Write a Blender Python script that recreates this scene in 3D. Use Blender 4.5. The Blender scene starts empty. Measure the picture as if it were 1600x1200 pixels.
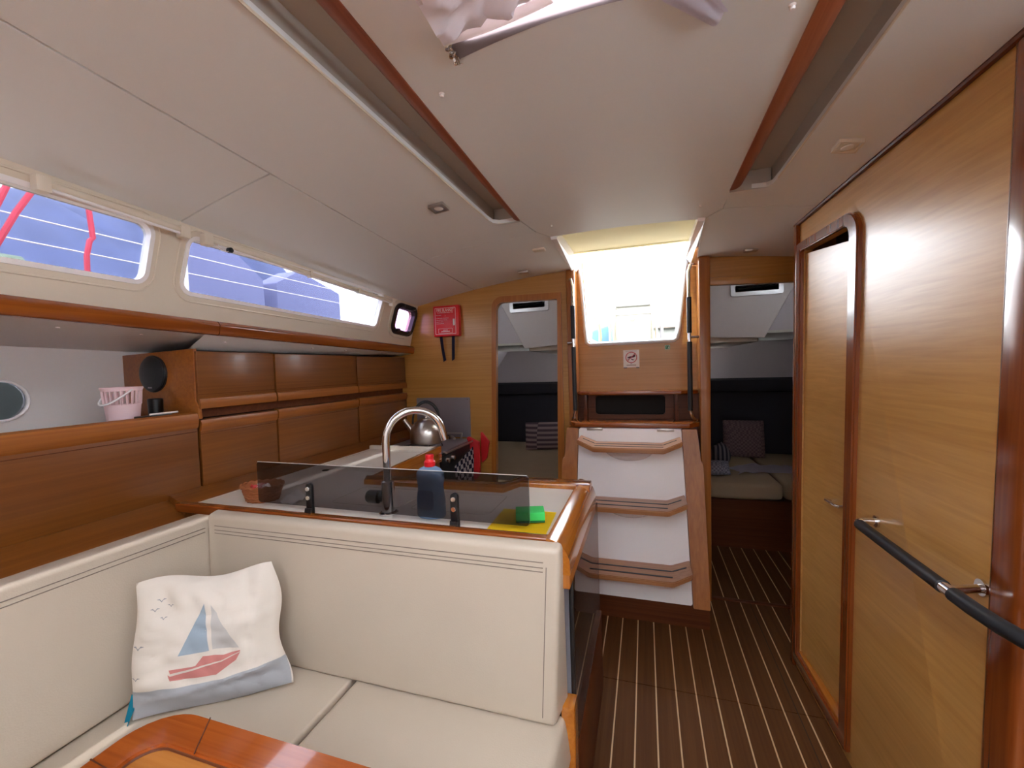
import bpy, bmesh, math, random
from mathutils import Vector, Matrix, noise
from mathutils.geometry import tessellate_polygon
random.seed(7)
PI = math.pi
scene = bpy.context.scene
COL = scene.collection

# ---------------------------------------------------------------- camera
cam_d = bpy.data.cameras.new('camera')
cam_d.sensor_width = 36.0; cam_d.lens = 36.0 * 656 / 1600; cam_d.clip_start = 0.02; cam_d.clip_end = 500
cam = bpy.data.objects.new('camera', cam_d); COL.objects.link(cam)
RX = Vector((0.95323127, 0.30059756, -0.03148428)); RY = Vector((-0.0183339, -0.04646919, -0.99875146)); RZ = Vector((-0.3016853, 0.95261835, -0.03878476))
M = Matrix((( RX.x, -RY.x, -RZ.x, 0), (RX.y, -RY.y, -RZ.y, 0), (RX.z, -RY.z, -RZ.z, 1.4), (0, 0, 0, 1)))
cam.matrix_world = M
scene.camera = cam

# ---------------------------------------------------------------- world, sun, exposure
world = bpy.data.worlds.new('sky'); scene.world = world; world.use_nodes = True
bg = world.node_tree.nodes['Background']; bg.inputs[0].default_value = (0.86, 0.92, 1.0, 1); bg.inputs[1].default_value = 5.0
sun_d = bpy.data.lights.new('sun', 'SUN'); sun_d.energy = 2.8; sun_d.angle = 0.01; sun_d.color = (1, .95, .86)
sun = bpy.data.objects.new('sun', sun_d); COL.objects.link(sun)
sun.rotation_euler = Vector((0.20, 0.14, -1.0)).to_track_quat('-Z', 'Y').to_euler()
vs = scene.view_settings
vs.view_transform = 'Standard'; vs.look = 'None'; vs.gamma = 1; vs.use_curve_mapping = False; vs.exposure = 2.0
cy = scene.cycles
cy.max_bounces = 14; cy.diffuse_bounces = 9; cy.glossy_bounces = 5; cy.transmission_bounces = 6; cy.transparent_max_bounces = 12
cy.sample_clamp_indirect = 8; cy.caustics_reflective = False; cy.caustics_refractive = False

# ---------------------------------------------------------------- materials
def lin(r, g, b):
    f = lambda c: (c / 255 / 12.92) if c / 255 <= .04045 else ((c / 255 + .055) / 1.055) ** 2.4
    return (f(r), f(g), f(b), 1)
def mat(name, rgb, rough=.5, metal=0, coat=0, bump=0, bscale=60, spec=.5, vary=0, vscale=8, emit=None):
    m = bpy.data.materials.new(name); m.use_nodes = True
    nt = m.node_tree; p = nt.nodes['Principled BSDF']
    p.inputs['Base Color'].default_value = lin(*rgb); p.inputs['Roughness'].default_value = rough
    p.inputs['Metallic'].default_value = metal; p.inputs['Coat Weight'].default_value = coat
    p.inputs['Coat Roughness'].default_value = .08; p.inputs['Specular IOR Level'].default_value = spec
    tc = nt.nodes.new('ShaderNodeTexCoord')
    if vary:
        n = nt.nodes.new('ShaderNodeTexNoise'); n.inputs['Scale'].default_value = vscale; n.inputs['Detail'].default_value = 4
        mx = nt.nodes.new('ShaderNodeMix'); mx.data_type = 'RGBA'
        mx.inputs['A'].default_value = lin(*rgb); mx.inputs['B'].default_value = lin(*[c * (1 - vary) for c in rgb])
        nt.links.new(tc.outputs['Object'], n.inputs['Vector']); nt.links.new(n.outputs['Fac'], mx.inputs['Factor'])
        nt.links.new(mx.outputs['Result'], p.inputs['Base Color'])
    if bump:
        n = nt.nodes.new('ShaderNodeTexNoise'); n.inputs['Scale'].default_value = bscale; n.inputs['Detail'].default_value = 5
        b = nt.nodes.new('ShaderNodeBump'); b.inputs['Strength'].default_value = bump; b.inputs['Distance'].default_value = .002
        nt.links.new(tc.outputs['Object'], n.inputs['Vector']); nt.links.new(n.outputs['Fac'], b.inputs['Height']); nt.links.new(b.outputs['Normal'], p.inputs['Normal'])
    if emit: p.inputs['Emission Color'].default_value = lin(*rgb); p.inputs['Emission Strength'].default_value = emit
    return m
def wood(name, a, b, grain='y', rough=.32, coat=.25, fine=70, spec=.5):
    "veneer or solid timber with the grain along one axis"
    m = bpy.data.materials.new(name); m.use_nodes = True
    nt = m.node_tree; p = nt.nodes['Principled BSDF']; L = nt.links.new
    tc = nt.nodes.new('ShaderNodeTexCoord'); mp = nt.nodes.new('ShaderNodeMapping')
    s = {'x': (1.5, fine, fine), 'y': (fine, 1.5, fine), 'z': (fine, fine, 1.5)}[grain]; mp.inputs['Scale'].default_value = s
    n1 = nt.nodes.new('ShaderNodeTexNoise'); n1.inputs['Scale'].default_value = 1; n1.inputs['Detail'].default_value = 6; n1.inputs['Distortion'].default_value = .6
    mp2 = nt.nodes.new('ShaderNodeMapping'); mp2.inputs['Scale'].default_value = tuple(v / 9 for v in s)
    n2 = nt.nodes.new('ShaderNodeTexNoise'); n2.inputs['Scale'].default_value = 1; n2.inputs['Detail'].default_value = 3
    L(tc.outputs['Object'], mp.inputs[0]); L(tc.outputs['Object'], mp2.inputs[0]); L(mp.outputs[0], n1.inputs['Vector']); L(mp2.outputs[0], n2.inputs['Vector'])
    ad = nt.nodes.new('ShaderNodeMath'); ad.operation = 'MULTIPLY_ADD'; ad.inputs[1].default_value = .6
    L(n1.outputs['Fac'], ad.inputs[0]); ml = nt.nodes.new('ShaderNodeMath'); ml.operation = 'MULTIPLY'; ml.inputs[1].default_value = .4
    L(n2.outputs['Fac'], ml.inputs[0]); L(ml.outputs[0], ad.inputs[2])
    r = nt.nodes.new('ShaderNodeValToRGB'); r.color_ramp.elements[0].position = .36; r.color_ramp.elements[1].position = .64
    r.color_ramp.elements[0].color = lin(*b); r.color_ramp.elements[1].color = lin(*a)
    L(ad.outputs[0], r.inputs[0]); L(r.outputs[0], p.inputs['Base Color'])
    bp = nt.nodes.new('ShaderNodeBump'); bp.inputs['Strength'].default_value = .12; bp.inputs['Distance'].default_value = .001
    L(n1.outputs['Fac'], bp.inputs['Height']); L(bp.outputs[0], p.inputs['Normal'])
    p.inputs['Roughness'].default_value = rough; p.inputs['Coat Weight'].default_value = coat; p.inputs['Coat Roughness'].default_value = .12
    p.inputs['Specular IOR Level'].default_value = spec
    return m
def glass(name, rgb, rough=.02, ior=1.45):
    "thin pane: tinted see-through sheet with a surface reflection"
    m = bpy.data.materials.new(name); m.use_nodes = True; nt = m.node_tree; nt.nodes.clear()
    o = nt.nodes.new('ShaderNodeOutputMaterial'); t = nt.nodes.new('ShaderNodeBsdfTransparent'); g = nt.nodes.new('ShaderNodeBsdfGlossy')
    f = nt.nodes.new('ShaderNodeFresnel'); f.inputs[0].default_value = ior; mx = nt.nodes.new('ShaderNodeMixShader')
    t.inputs[0].default_value = (*[c ** .5 for c in rgb], 1)   # each of the two faces takes half of the tint; g.inputs['Roughness'].default_value = rough
    geo = nt.nodes.new('ShaderNodeNewGeometry'); inv = nt.nodes.new('ShaderNodeMath'); inv.operation = 'SUBTRACT'; inv.inputs[0].default_value = 1
    mu = nt.nodes.new('ShaderNodeMath'); mu.operation = 'MULTIPLY'; nt.links.new(geo.outputs['Backfacing'], inv.inputs[1]); nt.links.new(inv.outputs[0], mu.inputs[0]); nt.links.new(f.outputs[0], mu.inputs[1])
    nt.links.new(mu.outputs[0], mx.inputs[0]); nt.links.new(t.outputs[0], mx.inputs[1]); nt.links.new(g.outputs[0], mx.inputs[2]); nt.links.new(mx.outputs[0], o.inputs[0])
    return m
def weave(name, a, b, scale, axis='x'):
    "two-tone checked or striped cloth"
    m = bpy.data.materials.new(name); m.use_nodes = True; nt = m.node_tree; p = nt.nodes['Principled BSDF']; p.inputs['Roughness'].default_value = .9
    tc = nt.nodes.new('ShaderNodeTexCoord'); ck = nt.nodes.new('ShaderNodeTexChecker'); mp = nt.nodes.new('ShaderNodeMapping')
    mp.inputs['Scale'].default_value = scale
    mp.inputs['Location'].default_value = (.13, .17, .11)
    ck.inputs['Scale'].default_value = 1; ck.inputs['Color1'].default_value = lin(*a); ck.inputs['Color2'].default_value = lin(*b)
    nt.links.new(tc.outputs['Object'], mp.inputs[0]); nt.links.new(mp.outputs[0], ck.inputs['Vector']); nt.links.new(ck.outputs[0], p.inputs['Base Color'])
    return m

oak_y = wood('oak_veneer_y', (168, 112, 50), (146, 90, 36), 'y')
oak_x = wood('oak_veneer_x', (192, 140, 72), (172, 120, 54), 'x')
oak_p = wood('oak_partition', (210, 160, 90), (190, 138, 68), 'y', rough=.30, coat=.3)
oak_p.node_tree.nodes['Principled BSDF'].inputs['Coat Roughness'].default_value = .3
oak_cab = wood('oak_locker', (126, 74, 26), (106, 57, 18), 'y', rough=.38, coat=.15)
oak_z = wood('oak_solid_z', (180, 112, 48), (156, 90, 32), 'z')
trim_y = wood('varnished_trim_y', (150, 80, 28), (124, 58, 18), 'y', rough=.2, coat=.6)
trim_x = wood('varnished_trim_x', (150, 80, 28), (124, 58, 18), 'x', rough=.2, coat=.6)
trim_z = wood('varnished_trim_z', (142, 72, 28), (116, 52, 18), 'z', rough=.2, coat=.6)
cap_y = wood('counter_cap_wood', (182, 112, 38), (156, 86, 24), 'y', rough=.16, coat=.8)
mahog = wood('mahogany_strip', (158, 88, 58), (130, 66, 40), 'y', rough=.4, coat=.1)
table_rim = wood('table_rim_wood', (170, 86, 34), (140, 64, 22), 'x', rough=.1, coat=1)
table_rim.node_tree.nodes['Principled BSDF'].inputs['Coat Roughness'].default_value = .03
table_top_m = wood('table_veneer', (190, 124, 58), (166, 98, 40), 'x', rough=.18, coat=.6)
dark_wood = wood('dark_stained_wood', (104, 54, 26), (82, 38, 16), 'x', rough=.45, coat=.05, spec=.3)
lip_m = wood('lip_wood', (160, 94, 34), (136, 74, 24), 'y', rough=.4, coat=.12)
tread_m = wood('tread_wood', (186, 132, 88), (160, 106, 66), 'x', rough=.3, coat=.4)
plank_m = wood('floor_plank_laminate', (100, 62, 30), (82, 47, 20), 'y', rough=.5, coat=.0, spec=.25)
strip_m = mat('pale_inlay', (214, 182, 140), .5)
joint_m = mat('dark_joint', (48, 32, 22), .7)
ceil_m = mat('headliner_vinyl', (228, 228, 226), .42, bump=.05, bscale=220, spec=.35)
roof_m = mat('shaded_headliner', (178, 170, 160), .6)  # headliner tone darkened for the shade up inside the coves
white_m = mat('white_gelcoat', (244, 240, 240), .22, coat=.3)
white_hull = mat('white_hull_lining', (226, 218, 214), .6)
cream_m = mat('cream_moulding', (220, 208, 190), .38, coat=.1)
worktop_m = mat('pale_worktop', (222, 214, 202), .35)
vinyl_m = mat('cream_vinyl', (198, 184, 166), .42, bump=.18, bscale=260, vary=.05, vscale=5, spec=.4)
pipe_m = mat('grey_stitch', (128, 116, 106), .8)
seam_m = mat('cushion_seam', (168, 154, 140), .7)
chrome = mat('chrome', (225, 222, 220), .1, 1)
brushed = mat('brushed_steel', (188, 182, 176), .28, 1, bump=.05, bscale=300)
steel_dull = mat('dull_steel', (156, 150, 156), .45, .8)
black_m = mat('black_plastic', (16, 16, 18), .35)
black_rub = mat('black_rubber', (30, 32, 36), .45)
dark_in = mat('dark_inside', (22, 16, 14), .8)
red_m = mat('red_box', (214, 26, 36), .35)
red_d = mat('red_plastic', (196, 34, 40), .45)
white_p = mat('white_print', (240, 236, 232), .6)
green_m = mat('green_sponge', (60, 200, 96), .9, bump=.5, bscale=400)
dgreen = mat('dark_scourer', (20, 96, 50), .95, bump=.5, bscale=500)
yellow_m = mat('yellow_cloth', (250, 222, 24), .85, bump=.2, bscale=600)
teal_m = mat('teal_cloth', (20, 150, 178), .8)
sheet_m = mat('beige_sheet', (168, 146, 118), .9, vary=.06)
bed_dark = mat('dark_upholstery', (40, 38, 48), .8)
cab_in = mat('cabin_lining', (206, 198, 200), .6)
navy_m = mat('navy_fabric', (26, 28, 56), .8)
pink_m = mat('pale_pink_plastic', (236, 204, 208), .5)
smoke = glass('smoked_acrylic', (.25, .24, .25), ior=1.3)
dark_pane_g = glass('window_pane', (.150, .155, .175))  # strong tint added to hold down the brightness of the view outside
pink_g = glass('pink_port_pane', (.19, .11, .20))
tint_g = glass('tinted_end_screen', (.60, .54, .52), ior=1.02)

# ---------------------------------------------------------------- mesh helpers
ORG = {}
def MB(): return bmesh.new()
def box(bm, x0, x1, y0, y1, z0, z1, bev=0, seg=2):
    return hexa(bm, [(x0, y0, z0), (x1, y0, z0), (x1, y1, z0), (x0, y1, z0), (x0, y0, z1), (x1, y0, z1), (x1, y1, z1), (x0, y1, z1)], bev, seg)
def hexa(bm, c, bev=0, seg=2):
    v = [bm.verts.new(p) for p in c]
    f = [bm.faces.new([v[i] for i in q]) for q in ((3, 2, 1, 0), (4, 5, 6, 7), (0, 1, 5, 4), (1, 2, 6, 5), (2, 3, 7, 6), (3, 0, 4, 7))]
    if bev:
        es = list({e for g in f for e in g.edges}); bmesh.ops.bevel(bm, geom=es, offset=bev, segments=seg, profile=.5, affect='EDGES')
    return v
def prism(bm, pts, a, b, axis='y', bev=0, seg=2):
    "closed polygon of 2D points pushed along an axis (x: pts are y,z; y: x,z; z: x,y)"
    def P(p, t): return {'x': (t, p[0], p[1]), 'y': (p[0], t, p[1]), 'z': (p[0], p[1], t)}[axis]
    A = [bm.verts.new(P(p, a)) for p in pts]; B = [bm.verts.new(P(p, b)) for p in pts]; n = len(pts)
    fs = [bm.faces.new(A), bm.faces.new(B[::-1])]
    for i in range(n): fs.append(bm.faces.new((A[i], B[i], B[(i + 1) % n], A[(i + 1) % n])))
    bmesh.ops.recalc_face_normals(bm, faces=fs)
    if bev: bmesh.ops.bevel(bm, geom=list({e for g in fs for e in g.edges}), offset=bev, segments=seg, profile=.5, affect='EDGES')
def rp(pts, r, n=5):
    "round the corners of a polygon; r is one radius or a list"
    out = []; N = len(pts); r = r if isinstance(r, (list, tuple)) else [r] * N
    for i in range(N):
        p = Vector(pts[i]).to_2d(); a = Vector(pts[i - 1]).to_2d(); b = Vector(pts[(i + 1) % N]).to_2d(); R = r[i]
        if R <= 0: out.append(tuple(p)); continue
        u = (a - p).normalized(); v = (b - p).normalized(); ang = u.angle(v); d = min(R / math.tan(ang / 2), .49 * (a - p).length, .49 * (b - p).length)
        R2 = d * math.tan(ang / 2); s = p + u * d; e = p + v * d; c = p + (u + v).normalized() * (R2 / math.sin(ang / 2))
        for k in range(n + 1):
            q = (s - c).lerp(e - c, k / n)
            out.append(tuple(c + q.normalized() * R2) if q.length > 1e-9 else tuple(s))
    return out
def rr(a0, a1, b0, b1, r=.02, n=5): return rp([(a0, b0), (a1, b0), (a1, b1), (a0, b1)], r, n)
def plate(bm, outer, holes, fn, cuts=0):
    "flat sheet with holes; fn(u, v, w) maps w=0 front, w=1 back into space"
    loops = [outer] + list(holes); tri = tessellate_polygon([[Vector((p[0], p[1], 0)) for p in l] for l in loops])
    pts = [p for l in loops for p in l]
    F = [bm.verts.new((p[0], p[1], 0)) for p in pts]; B = [bm.verts.new((p[0], p[1], 1)) for p in pts]; fs = []
    for t in tri:
        try: fs.append(bm.faces.new([F[i] for i in t])); fs.append(bm.faces.new([B[i] for i in reversed(t)]))
        except ValueError: pass
    k = 0
    for l in loops:
        n = len(l)
        for i in range(n):
            a, b = k + i, k + (i + 1) % n
            try: fs.append(bm.faces.new((F[a], F[b], B[b], B[a])))
            except ValueError: pass
        k += n
    vs_ = F + B
    if cuts:
        for _ in range(cuts):
            es = [e for e in {e for f in fs if f.is_valid for e in f.edges} if (e.verts[0].co - e.verts[1].co).to_2d().length > .16]
            r = bmesh.ops.subdivide_edges(bm, edges=es, cuts=1)
            fs = [f for f in bm.faces]
            bmesh.ops.triangulate(bm, faces=[f for f in fs if len(f.verts) > 4]); fs = list(bm.faces)
        vs_ = list(bm.verts)
    for v in vs_: v.co = Vector(fn(*v.co))
    bmesh.ops.recalc_face_normals(bm, faces=list(bm.faces))
def tube(bm, pts, r, seg=10, cap=True):
    pts = [Vector(p) for p in pts]; rs = r if isinstance(r, (list, tuple)) else [r] * len(pts); rings = []; up = None
    for i, p in enumerate(pts):
        d = (pts[min(i + 1, len(pts) - 1)] - pts[max(i - 1, 0)]).normalized()
        if up is None: up = d.orthogonal().normalized()
        up = (up - d * up.dot(d)).normalized(); s = d.cross(up)
        rings.append([bm.verts.new(p + (up * math.cos(2 * PI * k / seg) + s * math.sin(2 * PI * k / seg)) * rs[i]) for k in range(seg)])
    for a, b in zip(rings, rings[1:]):
        for k in range(seg): bm.faces.new((a[k], a[(k + 1) % seg], b[(k + 1) % seg], b[k]))
    if cap: bm.faces.new(rings[0][::-1]); bm.faces.new(rings[-1])
def lathe(bm, prof, c, seg=24, sx=1, sy=1, ax='z'):
    "profile of (radius, height) turned about a vertical (or x / y) axis through c"
    def P(r, h, a):
        u, v = r * math.cos(a) * sx, r * math.sin(a) * sy
        return {'z': (c[0] + u, c[1] + v, c[2] + h), 'y': (c[0] + u, c[1] + h, c[2] + v), 'x': (c[0] + h, c[1] + u, c[2] + v)}[ax]
    rings = []
    for r, h in prof:
        rings.append([bm.verts.new(P(0, h, 0))] if r < 1e-6 else [bm.verts.new(P(r, h, 2 * PI * k / seg)) for k in range(seg)])
    fs = []
    for a, b in zip(rings, rings[1:]):
        for k in range(seg):
            k2 = (k + 1) % seg
            if len(a) == 1 and len(b) == 1: continue
            if len(a) == 1: fs.append(bm.faces.new((a[0], b[k2], b[k])))
            elif len(b) == 1: fs.append(bm.faces.new((a[k], a[k2], b[0])))
            else: fs.append(bm.faces.new((a[k], a[k2], b[k2], b[k])))
    bmesh.ops.recalc_face_normals(bm, faces=fs)
def surf(bm, fn, nu, nv, u0=0, u1=1, v0=0, v1=1):
    g = [[bm.verts.new(fn(u0 + (u1 - u0) * i / nu, v0 + (v1 - v0) * j / nv)) for j in range(nv + 1)] for i in range(nu + 1)]
    for i in range(nu):
        for j in range(nv): bm.faces.new((g[i][j], g[i + 1][j], g[i + 1][j + 1], g[i][j + 1]))
    return g
def arc(c, r, a0, a1, n, ax=((1, 0, 0), (0, 0, 1))):
    u, v = Vector(ax[0]), Vector(ax[1]); c = Vector(c)
    return [c + u * (r * math.cos(a0 + (a1 - a0) * k / n)) + v * (r * math.sin(a0 + (a1 - a0) * k / n)) for k in range(n + 1)]
def _mesh(name, bm, m, smooth):
    me = bpy.data.meshes.new(name); bm.to_mesh(me); bm.free(); me.materials.append(m)
    if smooth:
        for p in me.polygons: p.use_smooth = True
        try: me.set_sharp_from_angle(angle=math.radians(38))
        except Exception: pass
    return me
def part(name, bm, m, parent, label=None, smooth=True, kind=None):
    org = ORG[parent.name]; bmesh.ops.translate(bm, verts=bm.verts, vec=-org)
    o = bpy.data.objects.new(name, _mesh(name, bm, m, smooth)); COL.objects.link(o); o.parent = parent; ORG[o.name] = org
    if label: o['label'] = label
    if kind: o['kind'] = kind
    return o
def solo(name, bm, m, label=None, cat=None, group=None, kind=None, smooth=True):
    xs = [v.co for v in bm.verts]; lo = Vector([min(c[i] for c in xs) for i in range(3)]); hi = Vector([max(c[i] for c in xs) for i in range(3)])
    org = Vector(((lo.x + hi.x) / 2, (lo.y + hi.y) / 2, lo.z)); bmesh.ops.translate(bm, verts=bm.verts, vec=-org)
    o = bpy.data.objects.new(name, _mesh(name, bm, m, smooth)); COL.objects.link(o); o.location = org; ORG[o.name] = org
    for k, v in (('label', label), ('category', cat), ('group', group), ('kind', kind)):
        if v: o[k] = v
    return o
def struct(name, bm, m, smooth=True): return solo(name, bm, m, kind='structure', smooth=smooth)
def thing(name, label, cat, loc, group=None, kind=None):
    o = bpy.data.objects.new(name, None); COL.objects.link(o); o.location = loc; o.empty_display_size = .05; ORG[o.name] = Vector(loc)
    if kind: o['kind'] = kind
    else: o['label'] = label; o['category'] = cat
    if group: o['group'] = group
    return o
def dup(root, loc, label, rz=0):
    r = root.copy(); COL.objects.link(r); r.location = loc; r.rotation_euler = (0, 0, rz); r['label'] = label; ORG[r.name] = Vector(loc)
    for ch in root.children:
        c = ch.copy(); COL.objects.link(c); c.parent = r
        for g in ch.children:
            d = g.copy(); COL.objects.link(d); d.parent = c
    return r
def text_bm(s, size, o, xd, ud, align='CENTER', depth=.0004):
    cu = bpy.data.curves.new('t', 'FONT'); cu.body = s; cu.size = size; cu.align_x = align; cu.extrude = depth; cu.resolution_u = 2
    ob = bpy.data.objects.new('t', cu); COL.objects.link(ob); dg = bpy.context.evaluated_depsgraph_get(); dg.update()
    me = bpy.data.meshes.new_from_object(ob.evaluated_get(dg)); bm = bmesh.new(); bm.from_mesh(me)
    xd, ud = Vector(xd), Vector(ud); n = xd.cross(ud); o = Vector(o)
    for v in bm.verts: v.co = o + xd * v.co.x + ud * v.co.y + n * v.co.z
    bpy.data.objects.remove(ob); bpy.data.meshes.remove(me); bpy.data.curves.remove(cu)
    return bm
def join(bm, bm2):
    me = bpy.data.meshes.new('j'); bm2.to_mesh(me); bm2.free(); bm.from_mesh(me); bpy.data.meshes.remove(me)

def ceil(x, y):
    z = 2.01 - .076 * (x + .083) ** 2 - .055 * (y - 2.66)
    if x > .5: z -= (x - .5) * .10 * max(0, min(1, (2.3 - y)))
    return z

# ================================================================ FLOOR
bm = MB(); box(bm, -2.05, 1.88, -2.0, 3.47, -.04, -.006); floor = struct('floor', bm, joint_m)
S0 = -.139; DX = .0803
def planks(k0, k1, y0, y1):
    for k in range(k0, k1):
        xa, xb = S0 + DX * k + .0028, S0 + DX * (k + 1) - .0028
        bm = MB(); box(bm, xa, xb, y0, y1, -.006, 0); part('plank', bm, plank_m, floor, smooth=False)
def strips(k0, k1, y0, y1):
    for k in range(k0, k1):
        xa = S0 + DX * k; bm = MB(); box(bm, xa - .0028, xa + .0028, y0, y1, -.006, -.0006); part('inlay_strip', bm, strip_m, floor, smooth=False)
planks(-1, 10, -1.6, 1.857); planks(-1, 10, 1.861, 2.655); planks(10, 12, 2.195, 2.655); planks(5, 15, 2.69, 3.47); planks(-12, -1, 1.5, 2.655)
strips(-1, 11, -1.6, 1.857); strips(-1, 11, 1.861, 2.655); strips(5, 16, 2.69, 3.47); strips(-12, -1, 1.5, 2.655)
bm = MB(); box(bm, .551, .5545, 1.2, 2.655, 0, .0003); part('hatch_joint', bm, joint_m, floor, smooth=False)
bm = MB(); box(bm, .30, 1.1, 2.657, 2.688, -.004, .004, .0015); struct('trim_1', bm, dark_wood)

# ================================================================ CEILING
bm = MB()
plate(bm, [(-1.60, -2.0), (1.42, -2.0), (1.42, 1.3), (1.42, 2.72), (.30, 2.72), (.30, 2.06), (-.44, 2.06), (-.44, 2.72), (-1.56, 2.72)],
      [rr(-.37, .17, -.25, .86, .04), rr(-.45, .29, -1.65, -.65, .04)], lambda u, v, w: (u, v, ceil(u, v) + .07 + .03 * w), 5)  # forward hatch, out of view, is enlarged to let in more light
roof = struct('ceiling', bm, roof_m)
def ceiling_panel(outer, holes=(), m=None, t=.016):
    bm = MB(); plate(bm, outer, holes, lambda u, v, w: (u, v, ceil(u, v) + t * w), 5); part('ceiling_panel', bm, m or ceil_m, roof)
lin2 = lambda y, ya, xa, yb, xb: xa + (xb - xa) * (y - ya) / (yb - ya)
Li = lambda y: lin2(y, .69, -.536, 1.79, -.508); Lb = lambda y: lin2(y, .67, -.595, 1.79, -.545); Lo = lambda y: lin2(y, .62, -.699, 1.77, -.627)
Ri = lambda y: lin2(y, .98, .333, 1.78, .319); Rb = lambda y: lin2(y, 1.0, .397, 1.78, .365); Ro = lambda y: lin2(y, 1.02, .492, 1.775, .458)
F = -1.95
ceiling_panel([(Li(F), F), (Ri(F), F), (.322, 1.961), (.262, 2.068), (-.422, 2.055), (-.475, 1.961), (Li(1.79), 1.79)], [rr(-.37, .17, -.25, .86, .04), rr(-.45, .29, -1.65, -.65, .04)])
# left side forward panel (with the cove end closed round behind the slot)
ceiling_panel([(-1.088, F), (Lo(F), F), (Lo(1.72), 1.72), (-.622, 1.765), (-.60, 1.785), (-.515, 1.795), (-.479, 1.963), (-.49, 1.966), (-1.088, 1.966)])
ceiling_panel([(-1.088, 1.972), (-.475, 1.966), (-.424, 2.058), (-.41, 2.655), (-1.088, 2.655)])
ceiling_panel([(-1.53, F), (-1.094, F), (-1.094, 1.038), (-1.53, 1.062)])
ceiling_panel([(-1.53, 1.068), (-1.094, 1.044), (-1.094, 2.655), (-1.53, 2.655)])
ceiling_panel([(Ro(F), F), (1.36, F), (1.36, 1.12), (.72, 1.2), (.68, 1.97), (.326, 1.963), (.322, 1.80), (.44, 1.79), (.456, 1.77), (Ro(1.70), 1.70)])
ceiling_panel([(.326, 1.969), (.68, 1.975), (.68, 1.3), (1.25, 1.3), (1.25, 2.655), (.30, 2.655), (.266, 2.07)])
# coves: side walls and mahogany valances
for sgn, fi, fb, fo, ye in ((-1, Li, Lb, Lo, 1.79), (1, Ri, Rb, Ro, 1.79)):
    ys = [F + (ye - F) * k / 8 for k in range(9)]
    bm = MB(); surf(bm, lambda u, v: (fo(F + (ye - F) * u) + sgn * .002, F + (ye - F) * u, ceil(fo(F + (ye - F) * u), F + (ye - F) * u) + .07 * v), 8, 1)
    surf(bm, lambda u, v: (fi(ye) + (fo(ye) - fi(ye)) * u, ye + .004, ceil(fo(ye), ye) + .07 * v), 2, 1)
    part('cove_side', bm, roof_m, roof)
    bm = MB()
    def val(u, v):
        y = F + (ye - F) * u; a, b = fi(y), fb(y); ang = PI * v * .5
        x = a + (b - a) * math.sin(ang); return (x, y, ceil(x, y) - .004 + .036 * (1 - math.cos(ang)))
    surf(bm, val, 8, 8); surf(bm, lambda u, v: (lambda y: (fi(y) + sgn * .0, y, ceil(fi(y), y) - .004 + .06 * v))(F + (ye - F) * u), 8, 1)
    bmesh.ops.recalc_face_normals(bm, faces=list(bm.faces)); part('valance', bm, mahog, roof, 'brown wooden strip along the light cove')
    bm = MB(); box(bm, min(fo(ye), fo(F)) if 0 else fo(.8) - .003, fo(.8) + .003, .79, .8, 2.05, 2.06); bm.free()
# pale edge bead of each cove
for sgn, fo in ((-1, Lo), (1, Ro)):
    bm = MB(); tube(bm, [(fo(y), y, ceil(fo(y), y) - .001) for y in (F, -.8, 0, .6, 1.2, 1.72)], .0035, 6); part('cove_bead', bm, cream_m, roof)

# companionway hatch coaming (white sides, cream sliding cover above)
bm = MB()
hexa(bm, [(-.425, 2.05, 2.02), (-.395, 2.05, 2.02), (-.395, 2.84, 2.02), (-.425, 2.84, 1.98), (-.455, 2.05, 2.16), (-.425, 2.05, 2.16), (-.415, 2.84, 2.16), (-.45, 2.84, 2.16)])
hexa(bm, [(.235, 2.05, 2.02), (.265, 2.05, 2.02), (.275, 2.84, 1.98), (.245, 2.84, 2.02), (.262, 2.05, 2.16), (.29, 2.05, 2.16), (.30, 2.84, 2.16), (.262, 2.84, 2.16)])
struct('trim_2', bm, white_m)
cream_t = mat('cream_hatch_cover', (236, 222, 176), .5)
_p = cream_t.node_tree.nodes['Principled BSDF']; _p.inputs['Transmission Weight'].default_value = .35; _p.inputs['Roughness'].default_value = .9
bm = MB(); box(bm, -.450, .290, 2.065, 2.655, 2.103, 2.118, .004); box(bm, -.43, .275, 2.640, 2.665, 2.096, 2.125, .004)
solo('hatch_cover', bm, cream_t, 'cream sliding hatch cover pushed back above the companionway opening', 'hatch cover')

# ================================================================ BULKHEAD AFT (wall_back) and door openings
def yz_ceil(x): return ceil(x, 2.66) + .012
FB = lambda u, v, w: (u, 2.66 + .03 * w, v)
xs = [-.409, -.6, -.8, -1.0, -1.2, -1.4, -1.56]
L_hole = rp([(-.986, .25), (-.556, .25), (-.521, 1.826), (-.934, 1.834)], [0, 0, .01, .05])
bm = MB(); plate(bm, [(-1.9, 0), (-.409, 0)] + [(x, yz_ceil(x)) for x in xs] + [(-1.64, 1.58), (-1.9, 1.56)], [L_hole], FB); struct('wall_back', bm, oak_x, False)
R_hole = rp([(.353, .0), (.83, .0), (.81, 1.815), (.366, 1.836)], [0, 0, .03, .0])
bm = MB(); plate(bm, [(.303, -.01), (1.88, -.01), (1.88, 1.5), (1.3, 1.86), (1.0, yz_ceil(1.0)), (.8, yz_ceil(.8)), (.55, yz_ceil(.55)), (.303, yz_ceil(.303))], [], FB)
bm.free(); bm = MB()
plate(bm, [(.303, 0), (.353, 0), (.366, 1.836), (.79, 1.818), (.81, 1.79), (.83, 0), (1.88, 0), (1.88, 1.5), (1.3, 1.86), (1.0, yz_ceil(1.0)), (.8, yz_ceil(.8)), (.55, yz_ceil(.55)), (.303, yz_ceil(.303))], [], FB)
struct('wall_back', bm, oak_x, False)
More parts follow.
